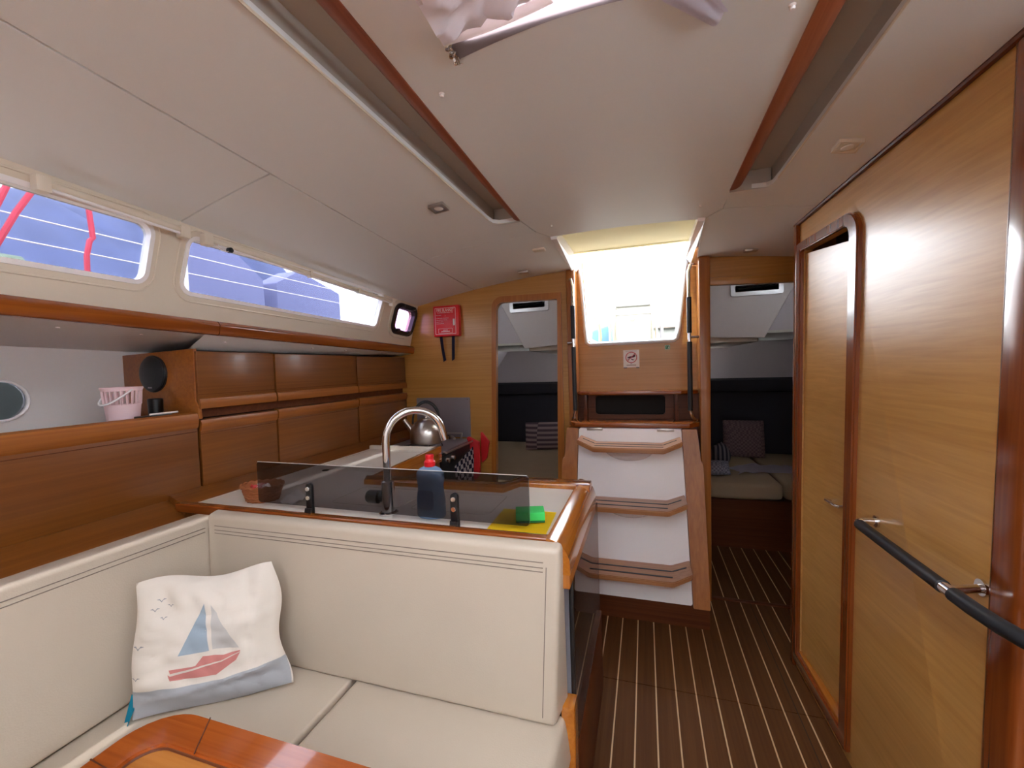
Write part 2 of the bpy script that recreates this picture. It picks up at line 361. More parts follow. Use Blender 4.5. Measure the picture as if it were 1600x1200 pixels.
# door frame mouldings
FM = lambda u, v, w: (u, 2.648 + .03 * w, v)
bm = MB(); plate(bm, rp([(-1.02, .25), (-.535, .25), (-.497, 1.858), (-.962, 1.868)], [0, 0, .0, .06]), [], FM); bm.free(); bm = MB()
o_ = rp([(-1.018, .25), (-.50, .25), (-.497, 1.868), (-.962, 1.874)], [0, 0, .0, .07], 6); i_ = rp([(-.985, .26), (-.555, .26), (-.521, 1.827), (-.933, 1.835)], [0, 0, .005, .05], 6)
plate(bm, o_, [i_], FM); struct('door_1', bm, oak_z)
bm = MB(); prism(bm, [(.358, 1.834), (.80, 1.816), (.80, 1.862), (.358, 1.878)], 2.645, 2.66, 'y', .004); struct('trim_3', bm, oak_x)
# posts either side of the companionway
bm = MB(); prism(bm, [(-.462, 0), (-.409, 0), (-.407, yz_ceil(-.407) - .012), (-.460, yz_ceil(-.46) - .012)], 2.635, 2.66, 'y', .006, 3); struct('trim_4', bm, oak_z)
bm = MB(); prism(bm, [(.300, 0), (.350, 0), (.364, yz_ceil(.36) - .012), (.303, yz_ceil(.303) - .012)], 2.625, 2.66, 'y', .006, 3); struct('trim_5', bm, oak_z)
# niche between the posts: side reveals and the panel with the washboard opening
bm = MB(); box(bm, -.42, -.409, 2.655, 2.78, 0, 2.06); box(bm, .303, .314, 2.655, 2.80, 0, 2.06); struct('trim_6', bm, oak_z)
opn = rp([(-.372, 2.25), (-.372, 2.10), (-.345, 1.545), (.185, 1.548), (.252, 2.11), (.252, 2.25)], [0, 0, .03, .03, 0, 0])
bm = MB(); plate(bm, [(-.415, 1.232), (.310, 1.232), (.310, 2.2), (.252, 2.2)] + opn[::-1][1:-1] + [(-.372, 2.2), (-.415, 2.2)], [], lambda u, v, w: (u, 2.75 + .03 * w, v)); struct('wall_back', bm, oak_x, False)
# white rim round the washboard opening
cen = [(-.392, 2.14), (-.387, 2.04), (-.362, 1.62), (-.354, 1.548), (-.335, 1.532), (.176, 1.536), (.193, 1.55), (.206, 1.62), (.254, 2.04), (.262, 2.14)]
rim = mat('white_rim', (224, 232, 240), .3)
bm = MB(); tube(bm, [(x, 2.752, z) for x, z in cen], .013, 10); tube(bm, [(x * .985, 2.775, z) for x, z in cen], .016, 10); struct('window_1', bm, rim)
# engine box behind the niche, closing the cabins off
bm = MB(); box(bm, -.42, .31, 2.80, 4.9, 0, 1.50); struct('wall_inner', bm, cab_in)

# ================================================================ PORT SIDE: rail, window band, soffit, hull
zr = lambda y: 1.628 - .028 * (y - .65)      # top of the wooden rail
def band(Y, s, w=0):                         # s 0 at the rail, 1 at the headliner; w outward
    z0 = zr(Y) - .01; x0 = -1.602; z1 = ceil(-1.53, Y) + .03; x1 = -1.515
    return (x0 + (x1 - x0) * s - .03 * w, Y, z0 + (z1 - z0) * s)
def s_of(Y, z): z0 = zr(Y) - .01; z1 = ceil(-1.53, Y) + .03; return (z - z0) / (z1 - z0)
def win_poly(yl, yr, zbl, zbr, ztl, ztr, lean=.0, r=.03):
    q = [(yl - lean, s_of(yl, zbl)), (yr - lean * 2, s_of(yr, zbr)), (yr, s_of(yr, ztr)), (yl, s_of(yl, ztl))]
    sc = .33
    return [(a, b / sc) for a, b in rp([(a, b * sc) for a, b in q], r)]
W1 = (-.40, .982, 1.735, 1.723, 1.935, 1.905); W2 = (1.104, 2.250, 1.712, 1.678, 1.895, 1.874); W3 = (2.40, 2.62, 1.675, 1.662, 1.822, 1.812)
wp = [win_poly(*W1, lean=.005), win_poly(*W2, lean=.012), win_poly(*W3, lean=.012, r=.035)]
w0 = win_poly(-1.8, -.55, 1.735, 1.735, 1.93, 1.93)
bm = MB(); plate(bm, [(-2.0, -.05), (2.66, -.05), (2.66, 1.05), (-2.0, 1.05)], wp + [w0], band, 4); wall_left = struct('wall_left', bm, cream_m)
def off_poly(p, d):
    cx = sum(a for a, b in p) / len(p); out = []
    n = len(p)
    for i in range(n):
        a = Vector((p[i - 1][0], p[i - 1][1] * .33)); b = Vector((p[(i + 1) % n][0], p[(i + 1) % n][1] * .33)); t = (b - a)
        if t.length < 1e-9: out.append(p[i]); continue
        t.normalize(); nn = Vector((t.y, -t.x)); out.append((p[i][0] + nn.x * d, p[i][1] + nn.y * d / .33))
    return out
for k, (p, nm) in enumerate(zip(wp[:2], ('window_2', 'window_3'))):
    bm = MB(); plate(bm, off_poly(p, .012), [off_poly(p, -.001)], lambda u, v, w: band(u, v, -.13 + 1.2 * w)); fr = struct(nm, bm, white_m)
    bm = MB(); plate(bm, off_poly(p, .002), [], lambda u, v, w: band(u, v, .70 + .12 * w)); part('pane', bm, dark_pane_g, fr)
    # shallow moulded surround
    bm = MB(); tube(bm, [Vector(band(a, b, -.03)) for a, b in off_poly(p, .030)] + [Vector(band(*off_poly(p, .030)[0], -.03))], .0035, 6, False); part('surround', bm, cream_m, fr)
bm = MB(); plate(bm, off_poly(w0, .012), [off_poly(w0, -.001)], lambda u, v, w: band(u, v, -.13 + 1.2 * w)); fr = struct('window_6', bm, white_m)
bm = MB(); plate(bm, w0, [], lambda u, v, w: band(u, v, .70 + .12 * w)); part('pane', bm, dark_pane_g, fr)
# small opening port at the aft end
p = wp[2]; pf = thing('window_4', None, None, band(2.50, .3, -.2), kind='structure')
bm = MB(); plate(bm, off_poly(p, .026), [off_poly(p, -.004)], lambda u, v, w: band(u, v, -.75 + 1.0 * w)); part('port_frame', bm, black_m, pf, 'black plastic frame')
bm = MB(); plate(bm, p, [], lambda u, v, w: band(u, v, .3 + .12 * w)); part('pane', bm, pink_g, pf, 'pink tinted pane')
for (yy, zz) in ((2.43, 1.672), (2.56, 1.664), (2.44, 1.83), (2.57, 1.825)):
    bm = MB(); c = Vector(band(yy, s_of(yy, zz), -.9)); box(bm, c.x - .008, c.x + .010, c.y - .018, c.y + .018, c.z - .010, c.z + .010, .003); part('port_latch', bm, black_m, pf)
bm = MB(); plate(bm, off_poly(p, .045), [off_poly(p, .024)], lambda u, v, w: band(u, v, -.35 + .6 * w)); part('surround', bm, cream_m, pf)

# roller blinds over the windows
def blind(y0, y1, lab, joints):
    c0 = Vector(band(y0, s_of(y0, ceil(-1.53, y0) - .036), -1.2)); c1 = Vector(band(y1, s_of(y1, ceil(-1.53, y1) - .036), -1.2))
    t = thing('roller_blind', lab, 'blind', c0, 'rolled blinds over the port windows')
    d = (c1 - c0)
    bm = MB(); tube(bm, [c0 + d * .0, c0 + d * .5, c1], .011, 10); part('blind_tube', bm, cream_m, t)
    bm = MB(); o = Vector((.004, 0, -.013)); tube(bm, [c0 + d * .03 + o, c0 + d * .97 + o], .0045, 8); part('pull_bar', bm, white_m, t)
    for f in (0.0, 1.0):
        q = c0 + d * f; bm = MB(); box(bm, q.x - .016, q.x + .014, q.y - .016, q.y + .016, q.z - .026, q.z + .016, .004); part('bracket', bm, cream_m, t)
    for f in joints:
        q = c0 + d * f; bm = MB(); box(bm, q.x - .013, q.x + .014, q.y - .007, q.y + .007, q.z - .018, q.z + .013, .002); part('clip', bm, cream_m, t)
    return t, c0, c1
blind(.70, 1.055, 'rolled cream blind over the window at the left edge, nearest the camera', ())
b2, c0, c1 = blind(1.135, 2.30, 'rolled cream blind over the long middle window', (.42, .72))
bm = MB(); q = c0 + Vector((.012, .075, -.024)); lathe(bm, [(0, -.004), (.010, -.004), (.010, .010), (0, .012)], q, 12, ax='x'); part('catch', bm, black_m, b2)
bm = MB(); tube(bm, [c0 + Vector((.014, .02, -.02)), c0 + Vector((.018, .04, -.034)), c0 + Vector((.018, .06, -.034)), c0 + Vector((.014, .075, -.024))], .0018, 6); part('cord', bm, white_m, b2)

# wooden rail below the windows (top side catches the sun)
bm = MB()
prof = rp([(-1.625, 0), (-1.585, -.052), (-1.568, -.050), (-1.560, -.012), (-1.572, .002), (-1.606, .006)], [0, .004, .008, .01, .006, 0], 3)
for seg in ((-2.0, 1.215), (1.219, 2.655)):
    n = 6; R = []
    for k in range(n + 1):
        y = seg[0] + (seg[1] - seg[0]) * k / n; R.append([bm.verts.new((a, y, zr(y) + b)) for a, b in prof])
    for a, b in zip(R, R[1:]):
        for i in range(len(prof)): bm.faces.new((a[i], a[(i + 1) % len(prof)], b[(i + 1) % len(prof)], b[i]))
    bm.faces.new(R[0]); bm.faces.new(R[-1][::-1])
bmesh.ops.recalc_face_normals(bm, faces=list(bm.faces)); struct('trim_7', bm, trim_y)
# soffit under the side deck, hull lining, deck outside
bm = MB(); surf(bm, lambda u, v: (-1.585 - .50 * v, -2 + 4.655 * u, zr(-2 + 4.655 * u) - .050 - .05 * v), 8, 2)
surf(bm, lambda u, v: (-1.585 - .10 * v, 1.175 + 1.482 * u, (zr(1.175 + 1.482 * u) - .050) * (1 - v) + 1.508 * v), 4, 2); soff = struct('ceiling_side', bm, ceil_m)
for y in (.80, 1.02, 1.28, 1.75, 2.0, 2.35):
    bm = MB(); lathe(bm, [(0, -.003), (.005, -.002), (.006, .002)], (-1.62 if y > 1.17 else -1.68, y, zr(y) - .060 if y < 1.17 else zr(y) - .050 - .35 * (zr(y) - 1.558) - .002), 8); part('screw_cap', bm, white_m, soff)
bm = MB(); hp = rp([(.30, 1.275), (.885, 1.275), (.885, 1.41), (.30, 1.41)], .067, 6)
plate(bm, [(-2.0, 0), (2.66, 0), (2.66, 1.56), (-2.0, 1.6)], [hp], lambda u, v, w: (-2.05 - .03 * w, u, v)); struct('wall_left', bm, white_hull, False)
bm = MB(); pl = [Vector((-2.047, a, b)) for a, b in hp]; tube(bm, pl + [pl[0]], .005, 8, False); hw = struct('window_5', bm, white_m)
bm = MB(); plate(bm, hp, [], lambda u, v, w: (-2.065 - .004 * w, u, v)); part('pane', bm, dark_pane_g, hw)
bm = MB(); box(bm, -2.6, -1.604, -2, 2.69, 1.600, 1.612); solo('side_deck', bm, mat('darkened_deck', (120, 104, 84), .8), 'darkened side deck outside below the port windows', 'deck')  # hidden deck, its colour darkened to cut light bounced onto the ceiling
bm = MB(); box(bm, -3.3, -3.0, -3, 7, -1.2, 1.78, .03); solo('quay_wall', bm, mat('quay_dark', (50, 54, 48), .9), 'dark quay wall outside the hull port', 'wall')
bm = MB(); lathe(bm, [(0, -.3), (.06, -.28), (.10, -.2), (.10, .2), (.06, .28), (0, .3)], (-2.45, .80, 1.17), 16); solo('fender', bm, white_m, 'white fender hanging outside the oval hull port', 'fender')

# starboard side of the saloon (beyond the frame), forward bulkhead
bm = MB(); plate(bm, [(-2.0, -.05), (2.72, -.05), (2.72, 1.15), (-2.0, 1.15)], [win_poly(-1.8, -.5, 1.735, 1.735, 1.93, 1.93), win_poly(-.3, .9, 1.735, 1.735, 1.93, 1.92)],
               lambda u, v, w: (lambda q: (-.166 - q[0], q[1], q[2]))(band(u, v, w)), 4); struct('wall_right', bm, cream_m)
bm = MB(); plate(bm, [(-2.0, 0), (5, 0), (5, 1.62), (-2.0, 1.62)], [], lambda u, v, w: (1.88 + .03 * w, u, v)); struct('wall_right', bm, white_hull)
bm = MB(); box(bm, 1.38, 1.92, -2, 5, 1.60, 1.62); struct('ceiling_side', bm, ceil_m)
bm = MB(); box(bm, -2.08, 1.92, -2.04, -2.0, 0, 2.3); struct('wall_front', bm, white_hull)

# ================================================================ LOCKERS ON THE PORT SIDE
XF = -1.64
def locker(y0, y1, z0, z1, lip_low, lab, grp):
    t = thing('locker', lab, 'locker', (XF - .1, (y0 + y1) / 2, z0), grp)
    bm = MB(); box(bm, XF - .36, XF - .02, y0, y1, z0 + .002, z1 - .004); part('body', bm, dark_in, t)
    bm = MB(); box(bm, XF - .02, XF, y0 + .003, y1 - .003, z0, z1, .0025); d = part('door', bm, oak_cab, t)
    bm = MB()
    if lip_low: zz = [(XF, z0 + .038), (XF + .006, z0 + .034), (XF + .010, z0 + .010), (XF + .007, z0 - .004), (XF, z0 - .002)]
    else: zz = [(XF, z1 - .042), (XF + .006, z1 - .036), (XF + .010, z1 - .010), (XF + .006, z1 + .003), (XF - .02, z1 + .006), (XF - .02, z1 - .01)]
    prism(bm, zz, y0 + .003, y1 - .003, 'y'); part('finger_lip', bm, lip_m, d)
    bm = MB(); yy = z0 + .05 if lip_low else z1 - .052
    box(bm, XF, XF + .0012, y0 + .004, y1 - .004, yy, yy + .0025); part('groove', bm, dark_wood, d)
G1, G2 = 'upper lockers above the galley', 'lower lockers above the galley worktop'
locker(1.172, 1.53, 1.283, 1.502, True, 'upper wooden locker next to the round speaker', G1)
locker(1.533, 2.115, 1.283, 1.500, True, 'wide upper wooden locker in the middle of the row', G1)
locker(2.118, 2.652, 1.283, 1.498, True, 'upper wooden locker beside the fire blanket bulkhead', G1)
locker(1.172, 1.53, .975, 1.232, False, 'lower wooden locker above the basket of sweets', G2)
locker(1.533, 2.115, .975, 1.236, False, 'wide lower wooden locker behind the tap', G2)
locker(2.118, 2.652, .975, 1.240, False, 'lower wooden locker behind the kettle', G2)
bm = MB(); box(bm, XF - .36, XF - .03, 1.19, 2.652, 1.242, 1.281); solo('locker_shelf', bm, dark_wood, 'dark recessed shelf strip between the two rows of galley lockers', 'shelf')
# big shelf front to the left
t = thing('shelf_cabinet', 'long wooden shelf cabinet behind the settee carrying the pink bucket', 'cabinet', (-1.8, .3, .95))
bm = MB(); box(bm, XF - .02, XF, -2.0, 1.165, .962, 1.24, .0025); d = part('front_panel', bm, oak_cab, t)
bm = MB(); prism(bm, [(XF, 1.206), (XF + .006, 1.214), (XF + .010, 1.240), (XF + .004, 1.262), (XF - .012, 1.268), (XF - .03, 1.262), (XF - .03, 1.225)], -2.0, 1.165, 'y'); part('finger_lip', bm, lip_m, t)
bm = MB(); box(bm, XF, XF + .0012, -2, 1.16, 1.192, 1.195); part('groove', bm, dark_wood, t)
bm = MB(); box(bm, -2.045, XF - .03, -2.0, 1.165, 1.222, 1.236); part('shelf', bm, dark_wood, t)
# sloping ledge below the lockers
bm = MB(); prism(bm, [(-1.66, .978), (-1.636, .978), (-1.565, .948), (-1.565, .90), (-1.66, .90)], 1.05, 2.655, 'y'); solo('backsplash_ledge', bm, oak_cab, 'sloping wooden ledge between the galley worktop and lower lockers', 'ledge')
bm = MB(); prism(bm, [(-1.66, .962), (-1.636, .962), (-1.50, .87), (-1.50, .0), (-1.66, .0)], -2, 1.045, 'y'); solo('settee_ledge', bm, oak_cab, 'sloping wooden ledge between the shelf cabinet and the side back cushion', 'ledge')
# speaker panel
sp = thing('locker_end', 'wooden end panel of the lockers with a round black speaker', 'panel', (-1.85, 1.18, 1.24))
bm = MB(); prism(bm, [(-2.05, 1.24), (-1.636, 1.24), (-1.640, 1.29), (-1.652, 1.31), (-1.648, 1.512), (-2.05, 1.50)], 1.17, 1.185, 'y', .002); part('board', bm, dark_wood if 0 else lip_m, sp)
spk = thing('speaker', 'oval black speaker on the wooden panel at the shelf end', 'speaker', (-1.865, 1.17, 1.42))
bm = MB(); lathe(bm, [(0, -.022), (.045, -.020), (.068, -.012), (.072, 0), (.072, .002)], (-1.865, 1.168, 1.420), 32, ax='y'); part('grille', bm, black_rub, spk)
bm = MB(); tube(bm, arc((-1.865, 1.163, 1.42), .070, 0, 2 * PI, 32), .004, 8, False); part('rim', bm, black_m, spk)
bm = MB(); prism(bm, rr(-1.878, -1.856, 1.3630, 1.3690, .003, 3), 1.1505, 1.1535, 'y'); part('badge', bm, steel_dull, spk, 'small oval silver badge')
# bucket on the shelf
bc = Vector((-1.775, 1.005, 1.237)); bk = thing('bucket', 'pale pink slotted plastic bucket with swing handle on the shelf', 'bucket', bc)
H = .138; R0, R1 = .043, .056
bm = MB(); lathe(bm, [(0, .002), (R0, 0), (R0 + (R1 - R0) * .56, H * .56), (R0 + (R1 - R0) * .56 - .003, H * .56), (R0 - .004, .004), (0, .005)], bc, 36); part('bucket_bowl', bm, pink_m, bk)
bm = MB(); lathe(bm, [(R1 - .006, H * .90), (R1 - .001, H * .90), (R1 + .003, H * .97), (R1 + .002, H), (R1 - .006, H)], bc, 36)
for k in range(22):
    a = 2 * PI * k / 22; ra, rb = R0 + (R1 - R0) * .55 - .001, R1 - .003; ca, sa = math.cos(a), math.sin(a)
    tube(bm, [bc + Vector((ra * ca, ra * sa, H * .55)), bc + Vector((rb * ca, rb * sa, H * .92))], .0032, 5)
part('slotted_rim', bm, pink_m, bk)
bm = MB(); hpz = [bc + Vector((R1 * math.cos(a) * .98 + .012 * math.sin(a), -R1 * math.sin(a) * 1.12 - .006 * math.sin(a), H * .94 - .052 * math.sin(a))) for a in [PI * k / 14 for k in range(15)]]
tube(bm, hpz, .0035, 7); part('handle', bm, white_m, bk)
bm = MB(); lathe(bm, [(0, 0), (.022, 0), (.024, .085), (.020, .088), (0, .088)], (-1.80, 1.125, 1.237), 18); solo('black_cup', bm, black_m, 'slim black cup half hidden beside the pink bucket', 'cup')
ph = thing('phone_tray', 'dark tray with a pale pen on the shelf edge before the bucket', 'tray', (-1.69, 1.0, 1.2425))
bm = MB(); box(bm, -1.715, -1.672, 1.00, 1.10, 1.237, 1.270, .003); part('tray', bm, black_m, ph)
bm = MB(); tube(bm, [(-1.680, 1.03, 1.2735), (-1.690, 1.13, 1.2735)], .0035, 8); part('pen', bm, white_m, ph)
# reading light on the soffit above the lockers
rl = thing('berth_light', 'small chrome swivel light under the side deck above the upper lockers', 'lamp', (-1.72, 1.36, 1.545))
bm = MB(); box(bm, -1.735, -1.70, 1.33, 1.45, 1.538, 1.552, .005); part('base', bm, brushed, rl)
bm = MB(); lathe(bm, [(0, -.016), (.020, -.014), (.024, -.004), (.022, .004)], (-1.70, 1.40, 1.54), 18); part('lamp_head', bm, chrome, rl)

# ================================================================ GALLEY
ZC = .945
wt = thing('worktop', 'pale L-shaped galley worktop edged with varnished wood', 'worktop', (-.9, 1.3, .9))
bm = MB(); prism(bm, [(-1.565, 1.07), (-.245, 1.07), (-.245, 1.52), (-.46, 1.52), (-.50, 1.43), (-1.10, 1.43), (-1.13, 1.48), (-1.13, 2.12), (-1.565, 2.12)], .915, ZC, 'z'); part('top', bm, worktop_m, wt, smooth=False)
bm = MB(); box(bm, -1.60, -.235, 1.040, 1.070, .925, .957, .004, 3); part('front_fiddle', bm, trim_x, wt)
bm = MB(); prism(bm, [(-.20, 1.52), (-.46, 1.52), (-.50, 1.43), (-1.10, 1.43), (-1.14, 1.50), (-1.10, 1.512), (-.53, 1.512), (-.48, 1.602), (-.20, 1.602)], .90, .962, 'z', .004); part('back_fiddle', bm, cap_y, wt)
bm = MB(); hexa(bm, [(-1.130, 1.49, .90), (-1.105, 1.49, .90), (-1.105, 2.13, .88), (-1.130, 2.13, .88), (-1.130, 1.49, .955), (-1.105, 1.49, .955), (-1.105, 2.13, .972), (-1.130, 2.13, .972)], .003); part('side_fiddle', bm, cap_y, wt)
bm = MB(); box(bm, -1.565, -1.13, 2.10, 2.125, .93, .966, .003); part('end_upstand', bm, worktop_m, wt)
bm = MB(); q = [(-.248, .962)] + [(-.248 + .06 * math.sin(a), .897 + .065 * math.cos(a)) for a in [PI / 2 * k / 10 for k in range(1, 11)]] + [(-.188, .872), (-.248, .872)]
prism(bm, q, 1.028, 1.612, 'y'); part('rounded_end_cap', bm, cap_y, wt, 'glossy rounded wooden end')
bm = MB(); prism(bm, [(-.250, .872), (-.190, .872), (-.190, .835), (-.250, .835)], 1.030, 1.612, 'y', .002); part('lower_block', bm, oak_z, wt)
for (a, b, c, d) in ((-1.07, -.79, 1.20, 1.40), (-.75, -.47, 1.20, 1.40)):
    bm = MB(); plate(bm, rr(a, b, c, d, .02), [rr(a + .002, b - .002, c + .002, d - .002, .018)], lambda u, v, w: (u, v, ZC + .0006 * w)); part('lid_joint', bm, seam_m, wt)
bm = MB(); plate(bm, rr(-1.54, -1.16, 1.62, 2.05, .02), [rr(-1.538, -1.162, 1.622, 2.048, .018)], lambda u, v, w: (u, v, ZC + .0006 * w)); part('lid_joint', bm, seam_m, wt)
bm = MB(); lathe(bm, [(0, 0), (.016, 0), (.016, .002), (0, .002)], (-1.44, 1.60, ZC), 16); part('finger_hole', bm, dark_in, wt)
gb = thing('galley_base', 'wooden galley base cabinet under the pale worktop', 'cabinet', (-1.2, 1.4, 0))
bm = MB(); box(bm, -1.62, -.30, 1.09, 1.48, .0, .914); part('peninsula_body', bm, dark_in, gb)
bm = MB(); box(bm, -1.62, -1.115, 1.485, 2.12, .0, .914); part('side_body', bm, oak_cab, gb)
bm = MB(); box(bm, -1.10, -.30, 1.481, 1.495, .08, .90, .003); part('door', bm, oak_x, gb)
# tinted end screen and plinth
bm = MB(); box(bm, -.218, -.196, 1.09, 1.80, 0, .34, .002); solo('peninsula_plinth', bm, dark_wood, 'dark brown plinth at the foot of the galley peninsula end', 'panel')
bm = MB(); box(bm, -.200, -.196, 1.10, 1.735, .342, .834); solo('end_screen', bm, tint_g, 'tinted see-through screen below the rounded end of the peninsula', 'screen')
bm = MB(); box(bm, -.204, -.192, 1.088, 1.099, .342, .834, .002); solo('screen_edge', bm, black_m, 'black edge bar of the tinted screen beside the back cushion', 'bar')
bm = MB(); prism(bm, rr(1.100, 1.125, .44, .80, .008), -.226, -.206, 'x', .002); solo('folded_board', bm, mat('grey_board', (150, 150, 158), .5), 'pale grey board stowed upright between back cushion and tinted screen', 'board')

# tap
tx, ty = -.790, 1.145; tp = thing('tap', 'tall chrome swan-neck mixer tap behind the smoked screen', 'tap', (tx, ty, ZC))
bm = MB(); lathe(bm, [(0, 0), (.030, 0), (.030, .005), (.024, .009), (0, .009)], (tx, ty, ZC), 24); part('base', bm, chrome, tp)
bm = MB(); lathe(bm, [(0, .006), (.021, .006), (.021, .105), (.017, .108), (0, .108)], (tx, ty, ZC), 24); part('body', bm, chrome, tp)
u = Vector((.147, .12, 0)).normalized(); Rr = .092
pth = [Vector((tx, ty, ZC + z)) for z in (.10, .16, .21, .234)] + arc(Vector((tx, ty, ZC + .234)) + u * Rr, Rr, PI, .18, 22, (u, (0, 0, 1)))
bm = MB(); tube(bm, pth + [pth[-1] + (pth[-1] - pth[-2]).normalized() * .03], .0125, 14); part('spout', bm, chrome, tp)
bm = MB(); lathe(bm, [(0, -.075), (.018, -.075), (.021, -.07), (.021, -.035), (.014, -.03), (.014, 0)], (tx, ty, ZC + .052), 20, ax='x'); part('lever_knob', bm, black_m, tp, 'black round side knob')
bm = MB(); lathe(bm, [(0, -.002), (.004, 0), (0, .004)], (tx - .013, ty, ZC + .225), 8); part('stud', bm, chrome, tp)
# smoked glass screen
sg = thing('splash_screen', 'long smoked acrylic splash screen along the saloon side of the worktop', 'screen', (-.8, 1.10, ZC))
bm = MB(); plate(bm, rp([(-1.275, .966), (-.309, .962), (-.309, 1.103), (-1.275, 1.106)], .012, 4), [], lambda u, v, w: (u, 1.096 + .006 * w, v)); part('pane', bm, smoke, sg, smooth=False)
bm = MB(); tube(bm, [(-1.270, 1.0955, 1.1065), (-.8, 1.0955, 1.105), (-.312, 1.0955, 1.1035)], .0011, 5); part('polished_edge', bm, mat('polished_edge', (200, 196, 190), .3), sg)
for x in (-1.048, -.530):
    bm = MB(); prism(bm, rp([(x - .012, ZC), (x + .012, ZC), (x + .012, 1.045), (x - .012, 1.045)], [0, 0, .012, .012], 6), 1.083, 1.095, 'y', .002); c = part('bracket', bm, black_m, sg, 'black bracket')
    bm = MB(); hexa(bm, [(x - .012, 1.072, ZC), (x + .012, 1.072, ZC), (x + .012, 1.095, ZC), (x - .012, 1.095, ZC), (x - .012, 1.078, ZC + .02), (x + .012, 1.078, ZC + .02), (x + .012, 1.095, ZC + .02), (x - .012, 1.095, ZC + .02)]); part('foot', bm, black_m, c)
    for z in (.999, 1.028):
        bm = MB(); lathe(bm, [(0, -.006), (.0065, -.006), (.0078, -.004), (.0078, 0)], (x, 1.083, z), 18, ax='y'); part('bolt', bm, chrome, c, 'chrome bolt head')
# washing-up bottle
bo = Vector((-.642, 1.155, ZC)); bt = thing('washing_up_bottle', 'dark blue-grey washing-up bottle with a red cap behind the smoked screen', 'bottle', bo)
blue_b = mat('blue_grey_bottle', (112, 140, 172), .25, coat=.3)
bm = MB(); lathe(bm, [(0, 0), (.040, 0), (.044, .006), (.044, .055), (.040, .085), (.039, .10), (.043, .120), (.042, .138), (.030, .152), (.016, .158), (.014, .162), (0, .162)], bo, 28, 1.08, .7); part('bottle_body', bm, blue_b, bt)
bm = MB(); lathe(bm, [(0, .158), (.017, .158), (.0175, .172), (.014, .176), (.012, .182), (.0135, .186), (.0125, .194), (0, .195)], bo, 20); part('cap', bm, red_m, bt, 'red cap')
bm = MB(); prism(bm, rr(bo.x - .026, bo.x + .026, ZC + .03, ZC + .09, .01), bo.y - .0345, bo.y - .0315, 'y'); part('bottle_label', bm, mat('bottle_label', (70, 88, 118), .5), bt)
# cloth and sponge
bm = MB()
def cl(u, v):
    a = Vector((-.432, 1.085)).lerp(Vector((-.262, 1.082)), u); b = Vector((-.440, 1.262)).lerp(Vector((-.268, 1.262)), u); p = a.lerp(b, v)
    return (p.x, p.y, ZC + .003 + .002 * noise.noise(Vector((u * 4, v * 4, 3))))
surf(bm, cl, 14, 14); bmesh.ops.solidify(bm, geom=list(bm.faces), thickness=.0025); solo('cleaning_cloth', bm, yellow_m, 'flat yellow cleaning cloth under the green sponge', 'cloth')
sk = thing('sponge', 'green kitchen sponge lying on the yellow cloth', 'sponge', (-.325, 1.17, ZC + .006))
def rot(p, c, a): return (c[0] + (p[0] - c[0]) * math.cos(a) - (p[1] - c[1]) * math.sin(a), c[1] + (p[0] - c[0]) * math.sin(a) + (p[1] - c[1]) * math.cos(a))
sc_ = (-.330, 1.178); an = .30
for (z0, z1, m_, nm) in ((ZC + .006, ZC + .012, dgreen, 'scourer'), (ZC + .012, ZC + .036, green_m, 'foam')):
    c4 = [rot(p, sc_, an) for p in ((-.372, 1.148), (-.288, 1.148), (-.288, 1.208), (-.372, 1.208))]
    bm = MB(); hexa(bm, [(*p, z0) for p in c4] + [(*p, z1) for p in c4], .002); part(nm, bm, m_, sk)
# basket of sweets
bb = Vector((-1.345, 1.175, ZC)); bs = thing('wicker_basket', 'small brown wicker basket at the left end of the worktop', 'basket', bb)
wick = mat('wicker', (156, 92, 50), .7, bump=.6, bscale=120)
bm = MB(); lathe(bm, [(0, .002), (.055, 0), (.058, .004), (.074, .055), (.069, .055), (.053, .008), (0, .008)], bb, 28, 1, .8); part('bowl', bm, wick, bs)
for k in range(5):
    bm = MB(); r = .058 + .0035 * k; tube(bm, [bb + Vector((r * math.cos(a), r * .8 * math.sin(a), .006 + .011 * k + .002 * math.sin(a * 14 + k * PI))) for a in [2 * PI * i / 56 for i in range(57)]], .0042, 6, False); part('weave_ring', bm, wick, bs)
bm = MB(); tube(bm, [bb + Vector((.076 * math.cos(a), .061 * math.sin(a), .056 + .003 * math.sin(a * 16))) for a in [2 * PI * i / 64 for i in range(65)]], .0045, 6, False); part('rim', bm, wick, bs)
cm = [mat('sweet_white', (232, 226, 222), .4), mat('sweet_red', (190, 50, 48), .4), mat('sweet_pink', (226, 150, 150), .4)]
for k in range(13):
    a = k * 2.4; r = .012 + .0036 * k; c = bb + Vector((r * math.cos(a), r * .75 * math.sin(a), .030 + .022 * (1 - r / .06) + random.random() * .008))
    bm = MB(); d = Vector((math.cos(a * 3), math.sin(a * 3), .3)).normalized()
    tube(bm, [c - d * .017, c - d * .010, c - d * .008, c, c + d * .008, c + d * .010, c + d * .017], [.008, .003, .007, .0085, .007, .003, .008], 8)
    solo('wrapped_sweet', bm, cm[k % 3], ['white', 'red', 'pink'][k % 3] + ' wrapped sweet in the wicker basket', 'sweet', 'wrapped sweets in the basket')
bm = MB()
for k in range(1):
    surf(bm, lambda u, v: (-1.24 + .07 * u, 1.14 + .08 * v, ZC + .004 + .030 * abs(noise.noise(Vector((u * 2.3, v * 2.3, 1)))) + .022 * math.sin(PI * u) * math.sin(PI * v)), 10, 10)
solo('crumpled_tissue', bm, white_p, 'crumpled white paper on the worktop beside the basket', 'paper')

